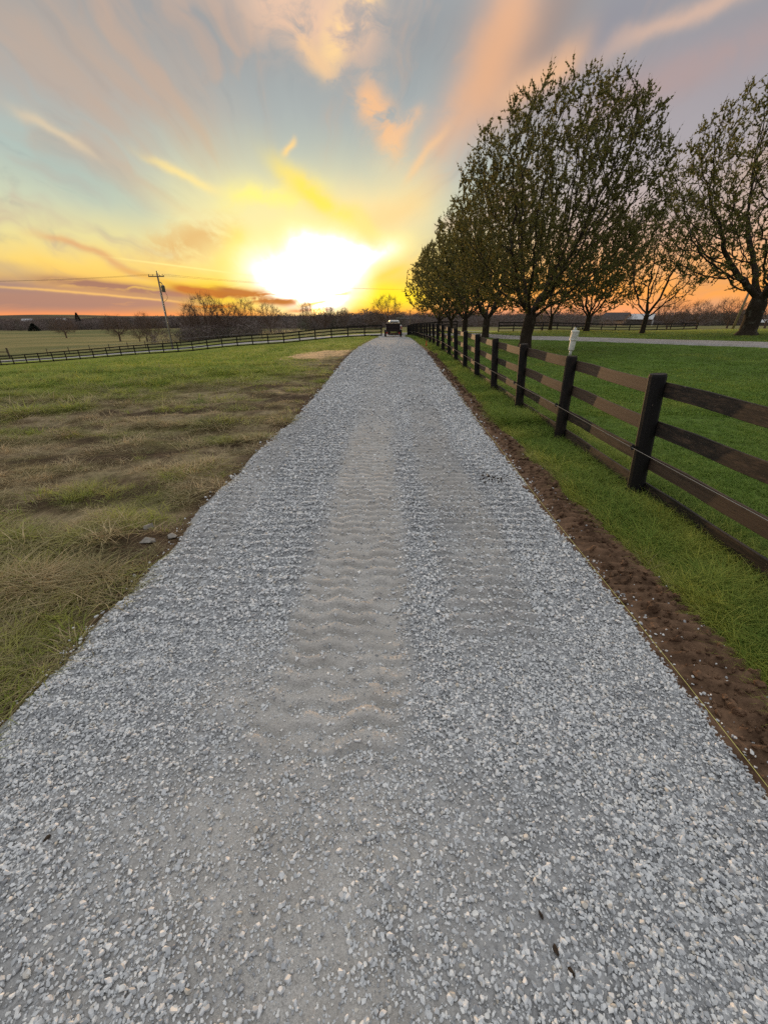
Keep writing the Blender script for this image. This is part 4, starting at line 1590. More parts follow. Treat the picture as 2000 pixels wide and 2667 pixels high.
# ------------------------------------------------------------------ small mesh builder
class B:
    def __init__(s):
        s.bm = bmesh.new()

    def box(s, cx, cy, cz, sx, sy, sz, bev=0.0, rot=None, taper=None):
        m = Matrix.Translation((cx, cy, cz)) @ (rot.to_matrix().to_4x4() if rot else Matrix()) @ Matrix.Diagonal((sx, sy, sz, 1))
        r_ = bmesh.ops.create_cube(s.bm, size=1.0)
        vs_ = r_['verts']
        if taper:
            for v in vs_:
                if v.co.z > 0:
                    v.co.x *= taper[0]
                    v.co.y *= taper[1]
        bmesh.ops.transform(s.bm, matrix=m, verts=vs_)
        if bev:
            es = list({e for v in vs_ for e in v.link_edges})
            bmesh.ops.bevel(s.bm, geom=es, offset=bev, segments=2, affect='EDGES', profile=.6)
        return s

    def cyl(s, p0, p1, r0, r1=None, n=12):
        p0, p1 = Vector(p0), Vector(p1)
        d = p1 - p0
        m = Matrix.Translation((p0 + p1) / 2) @ d.to_track_quat('Z', 'Y').to_matrix().to_4x4()
        bmesh.ops.create_cone(s.bm, cap_ends=True, segments=n, radius1=r0, radius2=r0 if r1 is None else r1, depth=d.length, matrix=m)
        return s

    def lathe(s, prof, n=16, base=(0, 0, 0)):
        b0 = Vector(base)
        rings = []
        for rad, z in prof:
            rings.append([s.bm.verts.new(b0 + Vector((rad * math.cos(6.28318 * k / n), rad * math.sin(6.28318 * k / n), z))) for k in range(n)])
        for a, c_ in zip(rings, rings[1:]):
            for k in range(n):
                s.bm.faces.new((a[k], a[(k + 1) % n], c_[(k + 1) % n], c_[k]))
        s.bm.faces.new(rings[0][::-1])
        s.bm.faces.new(rings[-1])
        return s

    def poly(s, pts, y0, y1, ax='y'):
        """prism: outline in (a,z), extruded along the other axis"""
        f = (lambda a, z, t: (a, t, z)) if ax == 'y' else (lambda a, z, t: (t, a, z))
        lo = [s.bm.verts.new(f(a, z, y0)) for a, z in pts]
        hi = [s.bm.verts.new(f(a, z, y1)) for a, z in pts]
        n = len(pts)
        s.bm.faces.new(lo)
        s.bm.faces.new(hi[::-1])
        for k in range(n):
            s.bm.faces.new((lo[(k + 1) % n], lo[k], hi[k], hi[(k + 1) % n]))
        return s

    def tube(s, pts, rad, n=6):
        for a, c_ in zip(pts, pts[1:]):
            s.cyl(a, c_, rad, n=n)
        return s

    def mesh(s, name, mat, smooth=False):
        bmesh.ops.recalc_face_normals(s.bm, faces=s.bm.faces)
        me = bpy.data.meshes.new(name)
        s.bm.to_mesh(me)
        s.bm.free()
        if smooth:
            me.shade_smooth()
        me.materials.append(mat)
        return me

    def obj(s, name, mat, parent=None, smooth=False, **k):
        return link(name, s.mesh(name, mat, smooth), parent, **k)


# ------------------------------------------------------------------ fences
def plank_mat(name, paint, wood, amount, chips, along=(5.5, 3.0, 16.0)):
    m, q, b = material(name)
    pos = q.geo('Position')
    oi = q.new('ShaderNodeObjectInfo')
    rnd = S(q.nt, oi.outputs['Random'])
    v = q.vadd(pos, q.vec(rnd * 13.0, rnd * 7.0, 0.0))
    obj = q.tex('Object')
    grain = q.noise(q.vscale(obj, (1.4, 9.0, 30.0)), 1.6, 6, .65)
    ov = q.vadd(q.vscale(obj, along), q.vec(rnd * 13.0, rnd * 7.0, rnd * 5.0))
    n1 = q.noise(ov, 1.5, 5, .62)
    n2 = q.noise(q.vadd(q.vscale(ov, (2.5, 1.0, 1.6)), (3.0, 1.0, 0.0)), 3.2, 5, .65)
    wd = q.mix(grain.step(.3, .7), tuple(c_ * .6 for c_ in wood[:3]) + (1,), wood)
    pm = (n1 * .6 + n2 * .4 + (rnd - .5) * .22).step(amount - .10, amount + .12)
    c_ = q.mix(pm, wd, paint)
    chip = (n2 * .8 + n1 * .2).step(.64, .68) * chips
    c_ = q.mix(chip, c_, srgb(168, 150, 134))
    kn = q.voro(q.vadd(q.vscale(obj, (2.6, 1.0, 8.0)), q.vec(rnd * 9.0, 0.0, rnd * 4.0)), 1.3).step(.13, .07)
    c_ = q.mix(kn * .85, c_, srgb(24, 19, 17))
    q.put(b.inputs['Base Color'], c_)
    b.inputs['Roughness'].default_value = .72
    b.inputs['Specular IOR Level'].default_value = .3
    bp = q.new('ShaderNodeBump')
    bp.inputs['Strength'].default_value = .6
    bp.inputs['Distance'].default_value = .006
    q.put(bp.inputs['Height'], grain * .5 + n2 * .6)
    q.link(bp.outputs[0], b.inputs['Normal'])
    return m


m_rail = plank_mat('weathered_rail', srgb(38, 34, 31), srgb(90, 74, 62), .54, .8)
m_post = plank_mat('black_post', srgb(24, 22, 22), srgb(60, 48, 40), .33, .45, (10.0, 10.0, 3.0))
m_far = plank_mat('black_fence', srgb(26, 24, 24), srgb(40, 34, 30), .38, .1)
m_wire = simple('steel_wire', srgb(150, 148, 146), .45, .8)
m_plastic = simple('black_plastic', srgb(22, 22, 23), .5)
m_white = simple('white_plastic', srgb(226, 228, 218), .45, 0, 12, .06)


def post_mesh(rad, h, mat, n=10, cap=.9):
    b_ = B()
    b_.lathe([(rad * 1.04, -.35), (rad * 1.03, .05), (rad, h * .5), (rad * .97, h - .025), (rad * cap, h)], n)
    return b_.mesh('post', mat, False)


def rail_mesh(mat, h=.158, t=.03):
    b_ = B()
    b_.box(.5, 0, 0, 1, t, h, .004)
    # a little waviness along the board
    bmesh.ops.subdivide_edges(b_.bm, edges=[e for e in b_.bm.edges if abs(e.verts[0].co.x - e.verts[1].co.x) > .5], cuts=3, use_grid_fill=True)
    r_ = random.Random(3)
    for v in b_.bm.verts:
        v.co.z += .005 * math.sin(v.co.x * 9 + 1) + r_.uniform(-.0015, .0015)
        v.co.y += .003 * math.sin(v.co.x * 6)
    return b_.mesh('rail', mat)


def plank_fence(name, pts, zrails, post_me, rail_me, label, group=None, lean=0.0, off=.1, jit=.02, seed=1, extra=None):
    r_ = random.Random(seed)
    x0, y0 = pts[0]
    z0 = zs(x0, y0)
    root = empty(name, (x0, y0, z0))
    props(root, label, 'fence', group)
    n = len(pts)
    P = [Vector((x - x0, y - y0, zs(x, y) - z0)) for x, y in pts]
    tilt = []
    for i, p in enumerate(P):
        a = lean + r_.gauss(0, jit * .8)
        bq = r_.gauss(0, jit)
        tilt.append((a, bq))
        link('post', post_me, root, p, (bq, a, r_.uniform(0, 6.28) * 0 + r_.uniform(-.2, .2)), (1, 1, 1 + r_.gauss(0, .012)))
    for i in range(n - 1):
        d = (P[i + 1] - P[i])
        nrm = Vector((d.y, -d.x, 0)).normalized()
        for zr in zrails:
            a = P[i] + Vector((tilt[i][0] * zr, 0, zr + r_.gauss(0, jit * .5))) + nrm * off
            c_ = P[i + 1] + Vector((tilt[i + 1][0] * zr, 0, zr + r_.gauss(0, jit * .5))) + nrm * off
            v = c_ - a
            yaw = math.atan2(v.y, v.x)
            pit = -math.atan2(v.z, math.hypot(v.x, v.y))
            st = r_.choice((0, .004))
            link('rail', rail_me, root, a + nrm * st, (r_.gauss(0, .03), pit, yaw), (v.length * 1.004, 1, 1 + r_.gauss(0, .03)))
    if extra:
        extra(root, P, tilt)
    return root


# the plank fence beside the drive
FX = np.array([-3, 4.6, 14, 22, 32, 45, 56, 62.4])
FV = np.array([3.14, 3.13, 3.18, 3.30, 3.36, 3.42, 3.36, 3.3])
ys = [-.27, 2.15] + [4.57 + 2.44 * i for i in range(24)]
fpts = [(float(np.interp(y, FX, FV)), y) for y in ys if y < 62.6]


def hot_wire(root, P, tilt):
    ins = B().cyl((0, 0, -.03), (0, 0, .03), .018, n=8).cyl((0, .03, 0), (0, -.055, 0), .012, n=8).mesh('insulator', m_plastic)
    pts = []
    for p, t in zip(P, tilt):
        q_ = p + Vector((t[0] * .63 - .135, 0, .63))
        link('insulator', ins, root, q_, (0, 0, math.pi / 2))
        pts.append(q_ + Vector((-.02, 0, 0)))
    B().tube(pts, .0028, 5).obj('wire', m_wire, root)
    ref = B().box(0, 0, 0, .07, .02, .16, .004).mesh('reflector', m_white)
    link('reflector', ref, root, P[-1] + Vector((-.13, -.02, 1.25)))


post_m = post_mesh(.092, 1.45, m_post, 12)
plank_fence('plank_fence', fpts, (.135, .46, .87, 1.28), post_m, rail_mesh(m_rail), 'weathered four plank fence with black posts running beside the gravel drive', lean=-.075, off=.075, jit=.018, seed=4, extra=hot_wire)

farpost = post_mesh(.085, 1.42, m_far, 6)
farrail = rail_mesh(m_far, .15, .03)


def along(path, step):
    path = np.array(path, float)
    d = np.concatenate([[0], np.cumsum(np.hypot(*np.diff(path, axis=0).T))])
    s = np.arange(0, d[-1] + .01, step)
    return list(zip(np.interp(s, d, path[:, 0]), np.interp(s, d, path[:, 1])))


plank_fence('board_fence', along([(-.35, 61.6), (-14.2, 64), (-29.5, 66), (-46, 68), (-63.6, 70), (-76, 71.2)], 2.44), (.10, .52, .94, 1.34), farpost, farrail,
            'long black board fence across the left field ending at the drive entrance', jit=.012, seed=8, off=-.07)
plank_fence('board_fence', along([(16.7, 64.0), (22, 66), (27, 67.5), (36, 69.5), (52, 73)], 2.6), (.10, .52, .94, 1.34), farpost, farrail,
            'black board fence of the paddock behind the lawn trees, dipping out of sight', jit=.012, seed=9)
plank_fence('board_fence', along([(3.9, 64.3), (8, 65.4), (13.2, 66.6)], 2.44), (.10, .52, .94, 1.34), farpost, farrail,
            'short black board fence behind the row trunks, at the end of the plank fence', jit=.012, seed=10)

# wire fence and wooden gate on the lower left, beyond the lane
m_oldwood = simple('grey_timber', srgb(92, 80, 66), .9, 0, 8, .35)
wf = empty('wire_fence', (-60, 83, zs(-60, 83)))
props(wf, 'thin wire fence with wooden posts at the edge of the left pasture', 'fence')
pm = B().cyl((0, 0, -.3), (0, 0, 1.3), .07, .06, 6).mesh('post', m_oldwood)
pp = []
for i, x in enumerate(np.linspace(-66, -22, 12)):
    y = 84 - .09 * (x + 66) + 9 * math.sin(i * .5) * .2
    loc = Vector((x + 60, y - 83, zs(x, y) - zs(-60, 83)))
    link('post', pm, wf, loc, (random.gauss(0, .04), random.gauss(0, .04), 0))
    pp.append(loc)
for zz in (.5, 1.1):
    B().tube([p + Vector((0, 0, zz)) for p in pp], .012, 4).obj('wire', m_wire, wf)
gt = empty('wooden_gate', (-76.5, 84, zs(-76.5, 84)))
props(gt, 'short length of dark wooden rail fence at the far left edge', 'fence')
for x in (-6.0, -2.2, 0.2, 2.8):
    link('post', B().box(0, 0, .7, .22, .22, 2.0).mesh('post', m_oldwood), gt, (x, 0, zs(-76.5 + x, 84) - zs(-76.5, 84) + .1))
for zz, xa, xb in ((1.25, 0.2, 2.8), (.9, -6, -2.2), (.45, -6, -2.2), (.55, .2, 2.8)):
    B().box((xa + xb) / 2, -.13, zz, xb - xa, .05, .16).obj('rail', m_oldwood, gt)

# ------------------------------------------------------------------ weather station on the second post
ws_x, ws_y = fpts[3]
ws_z = zs(ws_x, ws_y) + 1.452
ws = empty('weather_station', (ws_x - .095, ws_y, ws_z))
ws.rotation_euler = (0, .045, 0)
props(ws, 'small white weather station with black wind cups on a fence post', 'weather station')
B().cyl((0, 0, -.02), (0, 0, .07), .022, n=14).obj('mast', m_white, ws, True)
B().lathe([(.040, .055), (.043, .065), (.047, .20), (.047, .215)], 20).obj('housing', m_white, ws, True)
B().lathe([(.058, .205), (.060, .21), (.060, .232), (.056, .236)], 20).obj('collar', m_white, ws)
plate = B().lathe([(.046, 0), (.061, .001), (.061, .007), (.046, .012)], 20).mesh('shield_plate', m_white)
for i in range(5):
    link('shield_plate', plate, ws, (0, 0, .240 + i * .0165))
B().lathe([(.050, .236), (.050, .325)], 16).obj('shield_core', m_white, ws)
B().lathe([(.060, .322), (.062, .33), (.062, .345), (.058, .35), (.050, .352)], 20).obj('rain_funnel', m_white, ws)
B().lathe([(.030, .35), (.020, .385), (.016, .395), (.015, .40)], 14, (-.012, 0, 0)).obj('sensor_neck', m_white, ws, True)
an = B().cyl((-.012, 0, .395), (-.012, 0, .412), .016, n=10).obj('anemometer', m_plastic, ws)
for k in range(3):
    a = .25 + k * 2.094
    c_ = Vector((-.012 + .055 * math.cos(a), .055 * math.sin(a), .406))
    bb = B().cyl((-.012, 0, .406), c_, .003, n=5)
    bb.lathe([(.003, -.017), (.013, -.012), (.018, 0), (.016, .001)], 10, c_)
    bb.obj('wind_cup', m_plastic, an)
bb = B().box(.045, 0, .385, .11, .004, .005).box(.100, 0, .383, .034, .004, .034, .004)
bb.obj('wind_vane', m_plastic, ws)

# ------------------------------------------------------------------ string line and its stake
m_string = simple('yellow_string', srgb(206, 204, 120), .7)
m_orange = simple('orange_paint', srgb(232, 104, 60), .5)
sl = []
for y in np.concatenate([np.linspace(.2, 12, 25), np.linspace(13, 27.2, 12)]):
    x = float(dr(y)) - .035 + .0
    if y > 14:
        x = x + (2.66 - float(dr(27.2))) * ((y - 14) / 13.2) ** 1.3
    sl.append(Vector((x, y, zs(x, y) + .055 + .015 * math.sin(y * 1.1) + .12 * float(sst(np.array(y), 20, 27.2)))))
so = B().tube(sl, .0015, 5).obj('string_line', m_string)
props(so, 'yellow builder string stretched along the right edge of the gravel', 'string')
sk = empty('marker_stake', (2.66, 27.25, zs(2.66, 27.25)))
sk.rotation_euler = (0, .04, 0)
props(sk, 'wooden stake with orange flag tape at the far end of the string', 'stake')
B().box(0, 0, .30, .035, .02, .8).obj('stake', m_oldwood, sk)
B().box(-.005, -.016, .34, .085, .012, .30, .004, taper=(.45, 1)).obj('flag_tape', m_orange, sk)

# ------------------------------------------------------------------ utility poles and line
m_pole = simple('pole_timber', srgb(132, 116, 98), .85, 0, 5, .25)
m_galv = simple('galvanised_steel', srgb(168, 168, 166), .45, .5, 6, .15)
m_grey = simple('transformer_grey', srgb(118, 112, 112), .5, .2)
m_porc = simple('brown_porcelain', srgb(76, 60, 54), .3)
px_, py_ = -36.3, 74.0
up = empty('utility_pole', (px_, py_, zs(px_, py_)))
props(up, 'wooden utility pole with crossarm and grey transformer behind the left fence', 'utility pole')
B().cyl((0, 0, -.6), (.1, 0, 11.2), .17, .12, 12).obj('pole', m_pole, up, True)
B().box(-.05, -.16, 10.75, 2.5, .12, .15, .01).obj('crossarm', m_pole, up)
insu = B().lathe([(.03, 0), (.05, .05), (.03, .08), (.06, .12), (.06, .17), (.03, .22)], 10).mesh('insulator', m_porc)
for x in (-1.22, -.55, .55, 1.12):
    link('insulator', insu, up, (x, -.16, 10.82))
link('insulator', insu, up, (.1, 0, 11.2), scale=(1.5, 1.5, 1.5))
tf = B().lathe([(.24, 0), (.27, .04), (.27, .84), (.29, .86), (.29, .92), (.18, .98)], 16, (.62, -.05, 8.55)).obj('transformer', m_grey, up, True)
B().tube([(.62, -.05, 9.5), (.5, -.05, 9.85), (.22, -.05, 10.0)], .07, 8).obj('bushing', m_grey, tf)
B().box(.28, -.05, 9.2, .26, .1, .12).box(.28, -.05, 8.75, .26, .1, .12).obj('bracket', m_galv, up)
B().tube([(.75, -.05, 8.55), (.98, -.05, 8.2), (1.0, -.05, 7.8), (.8, -.05, 7.45), (.3, -.05, 7.2)], .025, 6).obj('drop_wire', m_plastic, up)
spx, spy = -35.35, 72.0
sp = empty('slim_pole', (spx, spy, zs(spx, spy)))
props(sp, 'slim metal pole standing close beside the utility pole', 'pole')
B().cyl((0, 0, -.4), (-.05, 0, 8.4), .075, .05, 10).obj('pole', m_galv, sp, True)
B().box(.06, 0, 8.2, .3, .06, .06).box(.06, 0, 4.9, .22, .05, .05).obj('bracket', m_plastic, sp)


def span(a, c_, sag, n=18):
    a, c_ = Vector(a), Vector(c_)
    return [a.lerp(c_, i / n) - Vector((0, 0, sag * 4 * (i / n) * (1 - i / n))) for i in range(n + 1)]


tz = zs(px_, py_)
for k, (dx, zz) in enumerate(((-1.22, 11.04), (1.12, 11.04))):
    pts = span((-128 + dx, 100, 8.0 + zz - 11.0 + 1.6), (px_ + dx, py_ - .16, tz + zz), 1.2) + span((px_ + dx, py_ - .16, tz + zz), (52 + dx, 175, 12.5), 2.2)[1:]
    o = B().tube(pts, .013, 5).obj('power_line', m_plastic)
    props(o, ('upper' if k == 0 else 'lower') + ' of the two thin power lines strung from the utility pole crossarm', 'power line', 'power lines at the utility pole')

lp = empty('leaning_pole', (47.6, 60.0, zs(47.6, 60)))
lp.rotation_euler = (0, .10, 0)
props(lp, 'leaning grey wooden pole left of the thick trunk at the right edge', 'pole')
B().cyl((0, 0, -.4), (0, 0, 7.6), .16, .12, 10).obj('pole', m_pole, lp, True)
B().box(0, -.14, 7.1, .9, .1, .1).obj('crossarm', m_pole, lp)
sg = empty('crossbar_post', (4.15, 70.5, zs(4.15, 70.5)))
props(sg, 'pale post with thin crossbar across the lane beside the pickup', 'post')
B().cyl((0, 0, -.3), (0, 0, 3.1), .07, n=8).obj('post', m_pole, sg)
B().box(0, 0, 2.05, 4.4, .06, .07).obj('crossbar', m_galv, sg)
mb = empty('mailbox', (11.6, 64.2, zs(11.6, 64.2)))
props(mb, 'small white rounded mailbox on a post behind the row trees', 'mailbox')
B().box(0, 0, .65, .1, .1, 1.5).obj('post', m_oldwood, mb)
B().poly([(-.17, 0), (.17, 0), (.17, .14)] + [(.17 * math.cos(a), .14 + .17 * math.sin(a)) for a in np.linspace(.3, 2.84, 8)] + [(-.17, .14)], -.28, .28).obj('box', m_white, mb, loc=(0, 0, 1.4))

# ------------------------------------------------------------------ trailer and pickup
m_dark = simple('dark_maroon_steel', srgb(38, 20, 20), .45, .1, 4, .35)
m_tyre = simple('tyre_rubber', srgb(26, 25, 26), .85)
m_rim = simple('wheel_steel', srgb(150, 150, 152), .4, .6)
m_wpaint = simple('white_paint', srgb(226, 224, 220), .3)
m_glass = simple('dark_glass', srgb(20, 22, 28), .08, 0)
m_red = simple('red_lens', srgb(190, 24, 18), .25)
m_chrome = simple('chrome', srgb(190, 190, 192), .2, .9)


def wheel(parent, x, y, rad, w, name='wheel'):
    t = B().lathe([(rad * .62, -w / 2), (rad * .93, -w / 2), (rad, -w * .35), (rad, w * .35), (rad * .93, w / 2), (rad * .62, w / 2)], 20)
    o = t.obj(name, m_tyre, parent, True, loc=(x, y, rad), rot=(0, math.pi / 2, 0))
    B().lathe([(rad * .60, -w * .42), (rad * .60, w * .30), (rad * .3, w * .42), (rad * .12, w * .46)], 16).obj('rim', m_rim, o, True)
    return o


tx_, ty_ = 1.18, 56.4
tr_ = empty('dump_trailer', (tx_, ty_, float(zd(np.array([tx_]), np.array([ty_]))[0]) + .0), -.02)
props(tr_, 'dark steel dump trailer with slatted tailgate at the end of the drive', 'trailer')
W_, L_, z0, z1 = 1.66, 3.6, .66, 1.58
bx_ = B()
bx_.box(-W_ / 2, L_ / 2, (z0 + z1) / 2, .05, L_, z1 - z0).box(W_ / 2, L_ / 2, (z0 + z1) / 2, .05, L_, z1 - z0).box(0, L_, (z0 + z1) / 2, W_, .05, z1 - z0).box(0, L_ / 2, z0, W_, L_, .05)
for i in range(6):
    for sgn in (-1, 1):
        bx_.box(sgn * (W_ / 2 + .045), .05 + i * .7, (z0 + z1) / 2, .05, .06, z1 - z0)
bx_.obj('bed', m_dark, tr_)
B().box(0, L_ / 2, z1 + .02, W_ + .14, L_ + .04, .06, .01).obj('top_rail', m_dark, tr_)
tg = B().box(0, -.03, (z0 + z1) / 2, W_ - .02, .04, z1 - z0 - .02).obj('tailgate', m_dark, tr_)
for zz in (1.53, 1.10, .72):
    B().box(0, -.075, zz, W_ - .04, .05, .07, .008).obj('tailgate_rib', m_dark, tg)
for x in (-.78, .78):
    B().box(x, -.08, (z0 + z1) / 2, .07, .06, z1 - z0, .008).obj('tailgate_post', m_dark, tg)
fr = B().box(-.45, 1.9, .52, .1, 4.4, .16).box(.45, 1.9, .52, .1, 4.4, .16).box(0, -.02, .50, W_ + .2, .12, .14, .01).box(0, -.02, .34, 1.3, .06, .10)
fr.tube([(-.45, 4.0, .52), (0, 5.3, .5), (.45, 4.0, .52)], .05, 6)
fr.obj('chassis', m_dark, tr_)
for sgn in (-1, 1):
    for yy in (1.35, 2.2):
        wheel(tr_, sgn * 1.02, yy, .37, .24)
    B().poly([(.85, .55), (.95, .86), (2.6, .86), (2.7, .55), (2.6, .55), (2.52, .80), (1.03, .80), (.95, .55)], sgn * .88, sgn * 1.16, 'x').obj('fender', m_dark, tr_)
    B().box(sgn * .80, -.09, .50, .20, .03, .13, .005).obj('tail_light', m_red, tr_)
B().box(-.96, -.02, 1.12, .07, .05, .16).box(-.96, -.02, .86, .07, .05, .10).obj('marker_plate', m_chrome, tr_)

kx, ky = 1.62, 63.2
pk = empty('pickup_truck', (kx, ky, zs(kx, ky) + .05), .05)
props(pk, 'white pickup truck hitched ahead of the dark trailer, seen from behind', 'pickup truck')
bw = 1.94
body = B()
body.poly([(0, .55), (0, 1.18), (.02, 1.24), (1.95, 1.26), (2.0, 1.30), (5.4, 1.22), (5.75, 1.05), (5.8, .5), (5.3, .42), (.5, .42)], -bw / 2, bw / 2, 'x')
bmesh.ops.bevel(body.bm, geom=list(body.bm.edges), offset=.06, segments=2, affect='EDGES')
bd = body.obj('body', m_wpaint, pk)
cabm = B()
cabm.poly([(1.98, 1.24), (2.12, 1.84), (2.35, 1.93), (3.6, 1.92), (4.4, 1.26)], -.80, .80, 'x')
for v in cabm.bm.verts:
    if v.co.z > 1.5:
        v.co.x *= .88
bmesh.ops.bevel(cabm.bm, geom=list(cabm.bm.edges), offset=.07, segments=2, affect='EDGES')
cb = cabm.obj('cab', m_wpaint, pk)
B().box(0, 2.03, 1.55, 1.26, .03, .40, .02, rot=Euler((-.22, 0, 0)), taper=(.93, 1)).obj('rear_window', m_glass, cb)
for sgn in (-1, 1):
    B().box(sgn * .765, 3.1, 1.56, .02, 1.5, .34, rot=Euler((0, -sgn * .16, 0))).obj('side_window', m_glass, cb)
    mm = B().box(sgn * 1.14, 4.0, 1.36, .24, .12, .30, .03).box(sgn * .98, 4.0, 1.3, .2, .05, .05).obj('door_mirror', m_plastic, cb)
    B().box(sgn * (bw / 2 - .09), -.01, 1.0, .16, .05, .34, .01).obj('tail_light', m_red, pk)
    for yy in (1.1, 4.7):
        wheel(pk, sgn * (bw / 2 - .12), yy, .40, .28)
B().box(0, -.015, .98, 1.5, .05, .5, .02).obj('tailgate', m_wpaint, pk)
B().box(0, -.09, .58, 1.9, .16, .2, .03).obj('rear_bumper', m_chrome, pk)

# ------------------------------------------------------------------ farm buildings on the horizon
m_roofd = simple('dark_shingles', srgb(74, 68, 68), .85, 0, 2, .2)
m_roofm = simple('pale_metal_roof', srgb(176, 176, 178), .35, .3)
m_tanw = simple('tan_siding', srgb(176, 142, 112), .8)
m_barn = simple('grey_barn_boards', srgb(88, 80, 76), .85, 0, 2, .25)
m_whit = simple('white_siding', srgb(214, 212, 208), .6)


def house(name, x, y, rz, w, d, hw, hr, wall, roof, label, doors=(), wins=(), group=None):
    t = empty(name, (x, y, zs(x, y) - .2), rz)
    B().poly([(-w / 2, -.5), (w / 2, -.5), (w / 2, hw), (0, hr - .12), (-w / 2, hw)], 0, d, 'y').obj('wall', wall, t)
    k = (hr - hw) / (w / 2)
    e = .5
    B().poly([(-w / 2 - e, hw - k * e), (0, hr), (w / 2 + e, hw - k * e), (w / 2 + e, hw - k * e + .2), (0, hr + .22), (-w / 2 - e, hw - k * e + .2)], -.4, d + .4, 'y').obj('roof', roof, t)
    for (cx, w_, h_, z_, mt) in doors:
        B().box(cx, -.03, z_ + h_ / 2, w_, .08, h_, .01).obj('door', mt, t)
    for (cx, z_, w_, h_) in wins:
        f_ = B().box(cx, -.03, z_, w_, .08, h_, .01).obj('window', m_whit, t)
        B().box(cx, -.06, z_, w_ * .8, .06, h_ * .82).obj('pane', m_glass, f_)
    return props(t, label, 'building', group)


FB = 'farm buildings beyond the right hand field'
house('farmhouse', 137.5, 250, .55, 8.5, 14, 3.2, 6.6, m_tanw, m_roofd, 'farmhouse with tan gable end and dark roof beyond the paddock fence', doors=((0, 1.3, 2.4, 0, m_barn),), wins=((-2.6, 1.6, 1.2, 1.4), (2.6, 1.6, 1.2, 1.4), (0, 4.2, 1.1, 1.2)), group=FB)
house('pole_barn', 149.5, 246, .9, 11, 13, 3.4, 5.8, m_barn, m_roofm, 'grey barn with pale metal roof and white doors behind the slender tree', doors=((-2.6, 2.2, 2.9, 0, m_whit), (.2, 2.2, 2.9, 0, m_whit), (3.4, 2.4, 3.0, 0, m_barn)), group=FB)
house('field_shed', 163, 185, .2, 3.6, 6, 1.6, 2.4, m_barn, m_roofm, 'low shed with bright metal roof near the thick trunk at right', doors=((0, 1.2, 1.4, 0, m_barn),), group=FB)
FH = 'distant farm roofs on the left hillside'
for i, (x, y, rz, w, lab) in enumerate(((-560, 640, 1.2, 9, 'leftmost pale roofed farm building on the far left hillside'), (-515, 650, 1.5, 8, 'middle pale roofed farm building on the far left hillside'), (-470, 655, 1.35, 10, 'pale roofed farm building left of the pointed evergreen'))):
    house('farm_building', x, y, rz, w, 16, 4.5, 7.5, m_whit, m_roofm, lab, doors=((0, 2, 3, 0, m_barn),), group=FH)
    bpy.context.view_layer.update()

# ------------------------------------------------------------------ rocks, clods and debris on the ground
m_rock = simple('grey_rock', srgb(140, 134, 126), .85, 0, 5, .25, .4)
m_clod = simple('dark_clod', srgb(66, 54, 42), .95, 0, 20, .5, .8)


def rock(seed, mat, n=13):
    r_ = random.Random(seed)
    bm = bmesh.new()
    for _ in range(n):
        v = Vector((r_.gauss(0, 1), r_.gauss(0, 1), r_.gauss(0, 1))).normalized() * r_.uniform(.8, 1)
        bm.verts.new((v.x * .5, v.y * .38, v.z * .27))
    bmesh.ops.convex_hull(bm, input=bm.verts)
    for v in [v for v in bm.verts if not v.link_faces]:
        bm.verts.remove(v)
    me = bpy.data.meshes.new('rock')
    bm.to_mesh(me)
    bm.free()
    me.materials.append(mat)
    return me


RK = 'rocks on the bare patch left of the drive'
for i, (x, y, s, lab) in enumerate(((-2.34, 3.40, .18, 'flat topped grey rock, the nearest of three on the bare patch'), (-2.46, 3.68, .15, 'upright grey rock behind the flat one on the bare patch'), (-2.14, 3.50, .14, 'darker thin rock at the gravel side of the bare patch'))):
    o = link('rock', rock(60 + i, m_rock), None, (x, y, zs(x, y) + s * .22), (.1 * i, .15 - .1 * i, 1.1 * i), (s, s, s * (1.15 if i == 1 else .8)))
    props(o, lab, 'rock', RK)


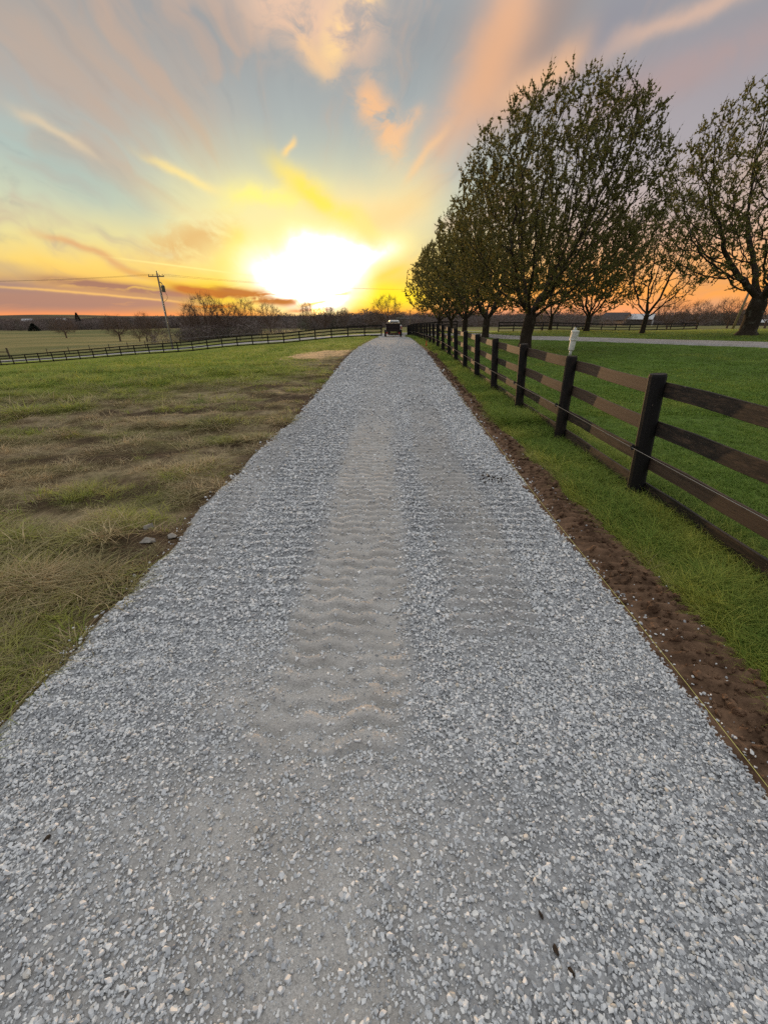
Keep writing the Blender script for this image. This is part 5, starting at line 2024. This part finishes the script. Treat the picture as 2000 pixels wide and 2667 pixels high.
def clod(seed):
    r_ = random.Random(seed)
    bm = bmesh.new()
    bmesh.ops.create_icosphere(bm, subdivisions=3, radius=.5)
    for v in bm.verts:
        n_ = float(fbm(np.array(v.co.x * 5 + seed), np.array(v.co.y * 5 + v.co.z * 4), seed, 3))
        v.co *= .55 + .9 * n_
        v.co.z *= .5
    me = bpy.data.meshes.new('clod')
    bm.to_mesh(me)
    bm.free()
    me.materials.append(m_clod)
    return me


CL = 'dark soil clods dropped on the gravel'
for i, (x, y, sx_, sy_, rz, lab) in enumerate(((.580, .655, .018, .042, .3, 'smallest dark clod of the three in line at the bottom right'), (.600, .565, .026, .050, .2, 'middle and largest dark clod of the three in line at the bottom right'),
                                               (.632, .512, .028, .040, .5, 'lowest dark clod of the three in line at the bottom right'), (-1.43, .90, .03, .045, -.4, 'dark clod at the left edge of the gravel'))):
    z = float(zd(np.array([x]), np.array([y]))[0]) + .012
    props(link('soil_clod', clod(20 + i), None, (x, y, z), (0, 0, rz), (sx_ * .62, sy_ * .62, .02)), lab, 'clod', CL)
# crumbs of soil tracked over the drive
n = 260
cx = np.concatenate([rng.normal(1.48, .10, 90), rng.normal(1.86, .30, 120), rng.normal(1.2, .3, 50)])
cy = np.concatenate([rng.normal(5.0, .10, 90), rng.normal(12.9, .9, 120), rng.normal(9.5, 1.0, 50)])
sc = .014 * np.exp(rng.normal(0, .4, n)) * (1 + cy * .05)
o = scatter('soil_crumbs', np.stack([cx, cy, zd(cx, cy) + .012], 1), rng.uniform(0, 6, (n, 3)), np.stack([sc, sc, sc * .6], 1), np.zeros(n, int), [clod(31)])
# broken soil lying on the bare strip
sm = clod(37)
sm.materials.clear()
sm.materials.append(m_soil)
n = 2600
y = .4 + 24 * rng.random(n) ** 1.8
x = dr(y) + soil_w(y) * np.clip(rng.normal(.5, .28, n), .02, 1.05)
sc = .020 * np.exp(rng.normal(0, .5, n)) * (1 + y * .05)
scatter('broken_soil', np.stack([x, y, soil_z(x, y) + sc * .15], 1), rng.uniform(0, 6, (n, 3)), np.stack([sc, sc, sc], 1), np.zeros(n, int), [sm])
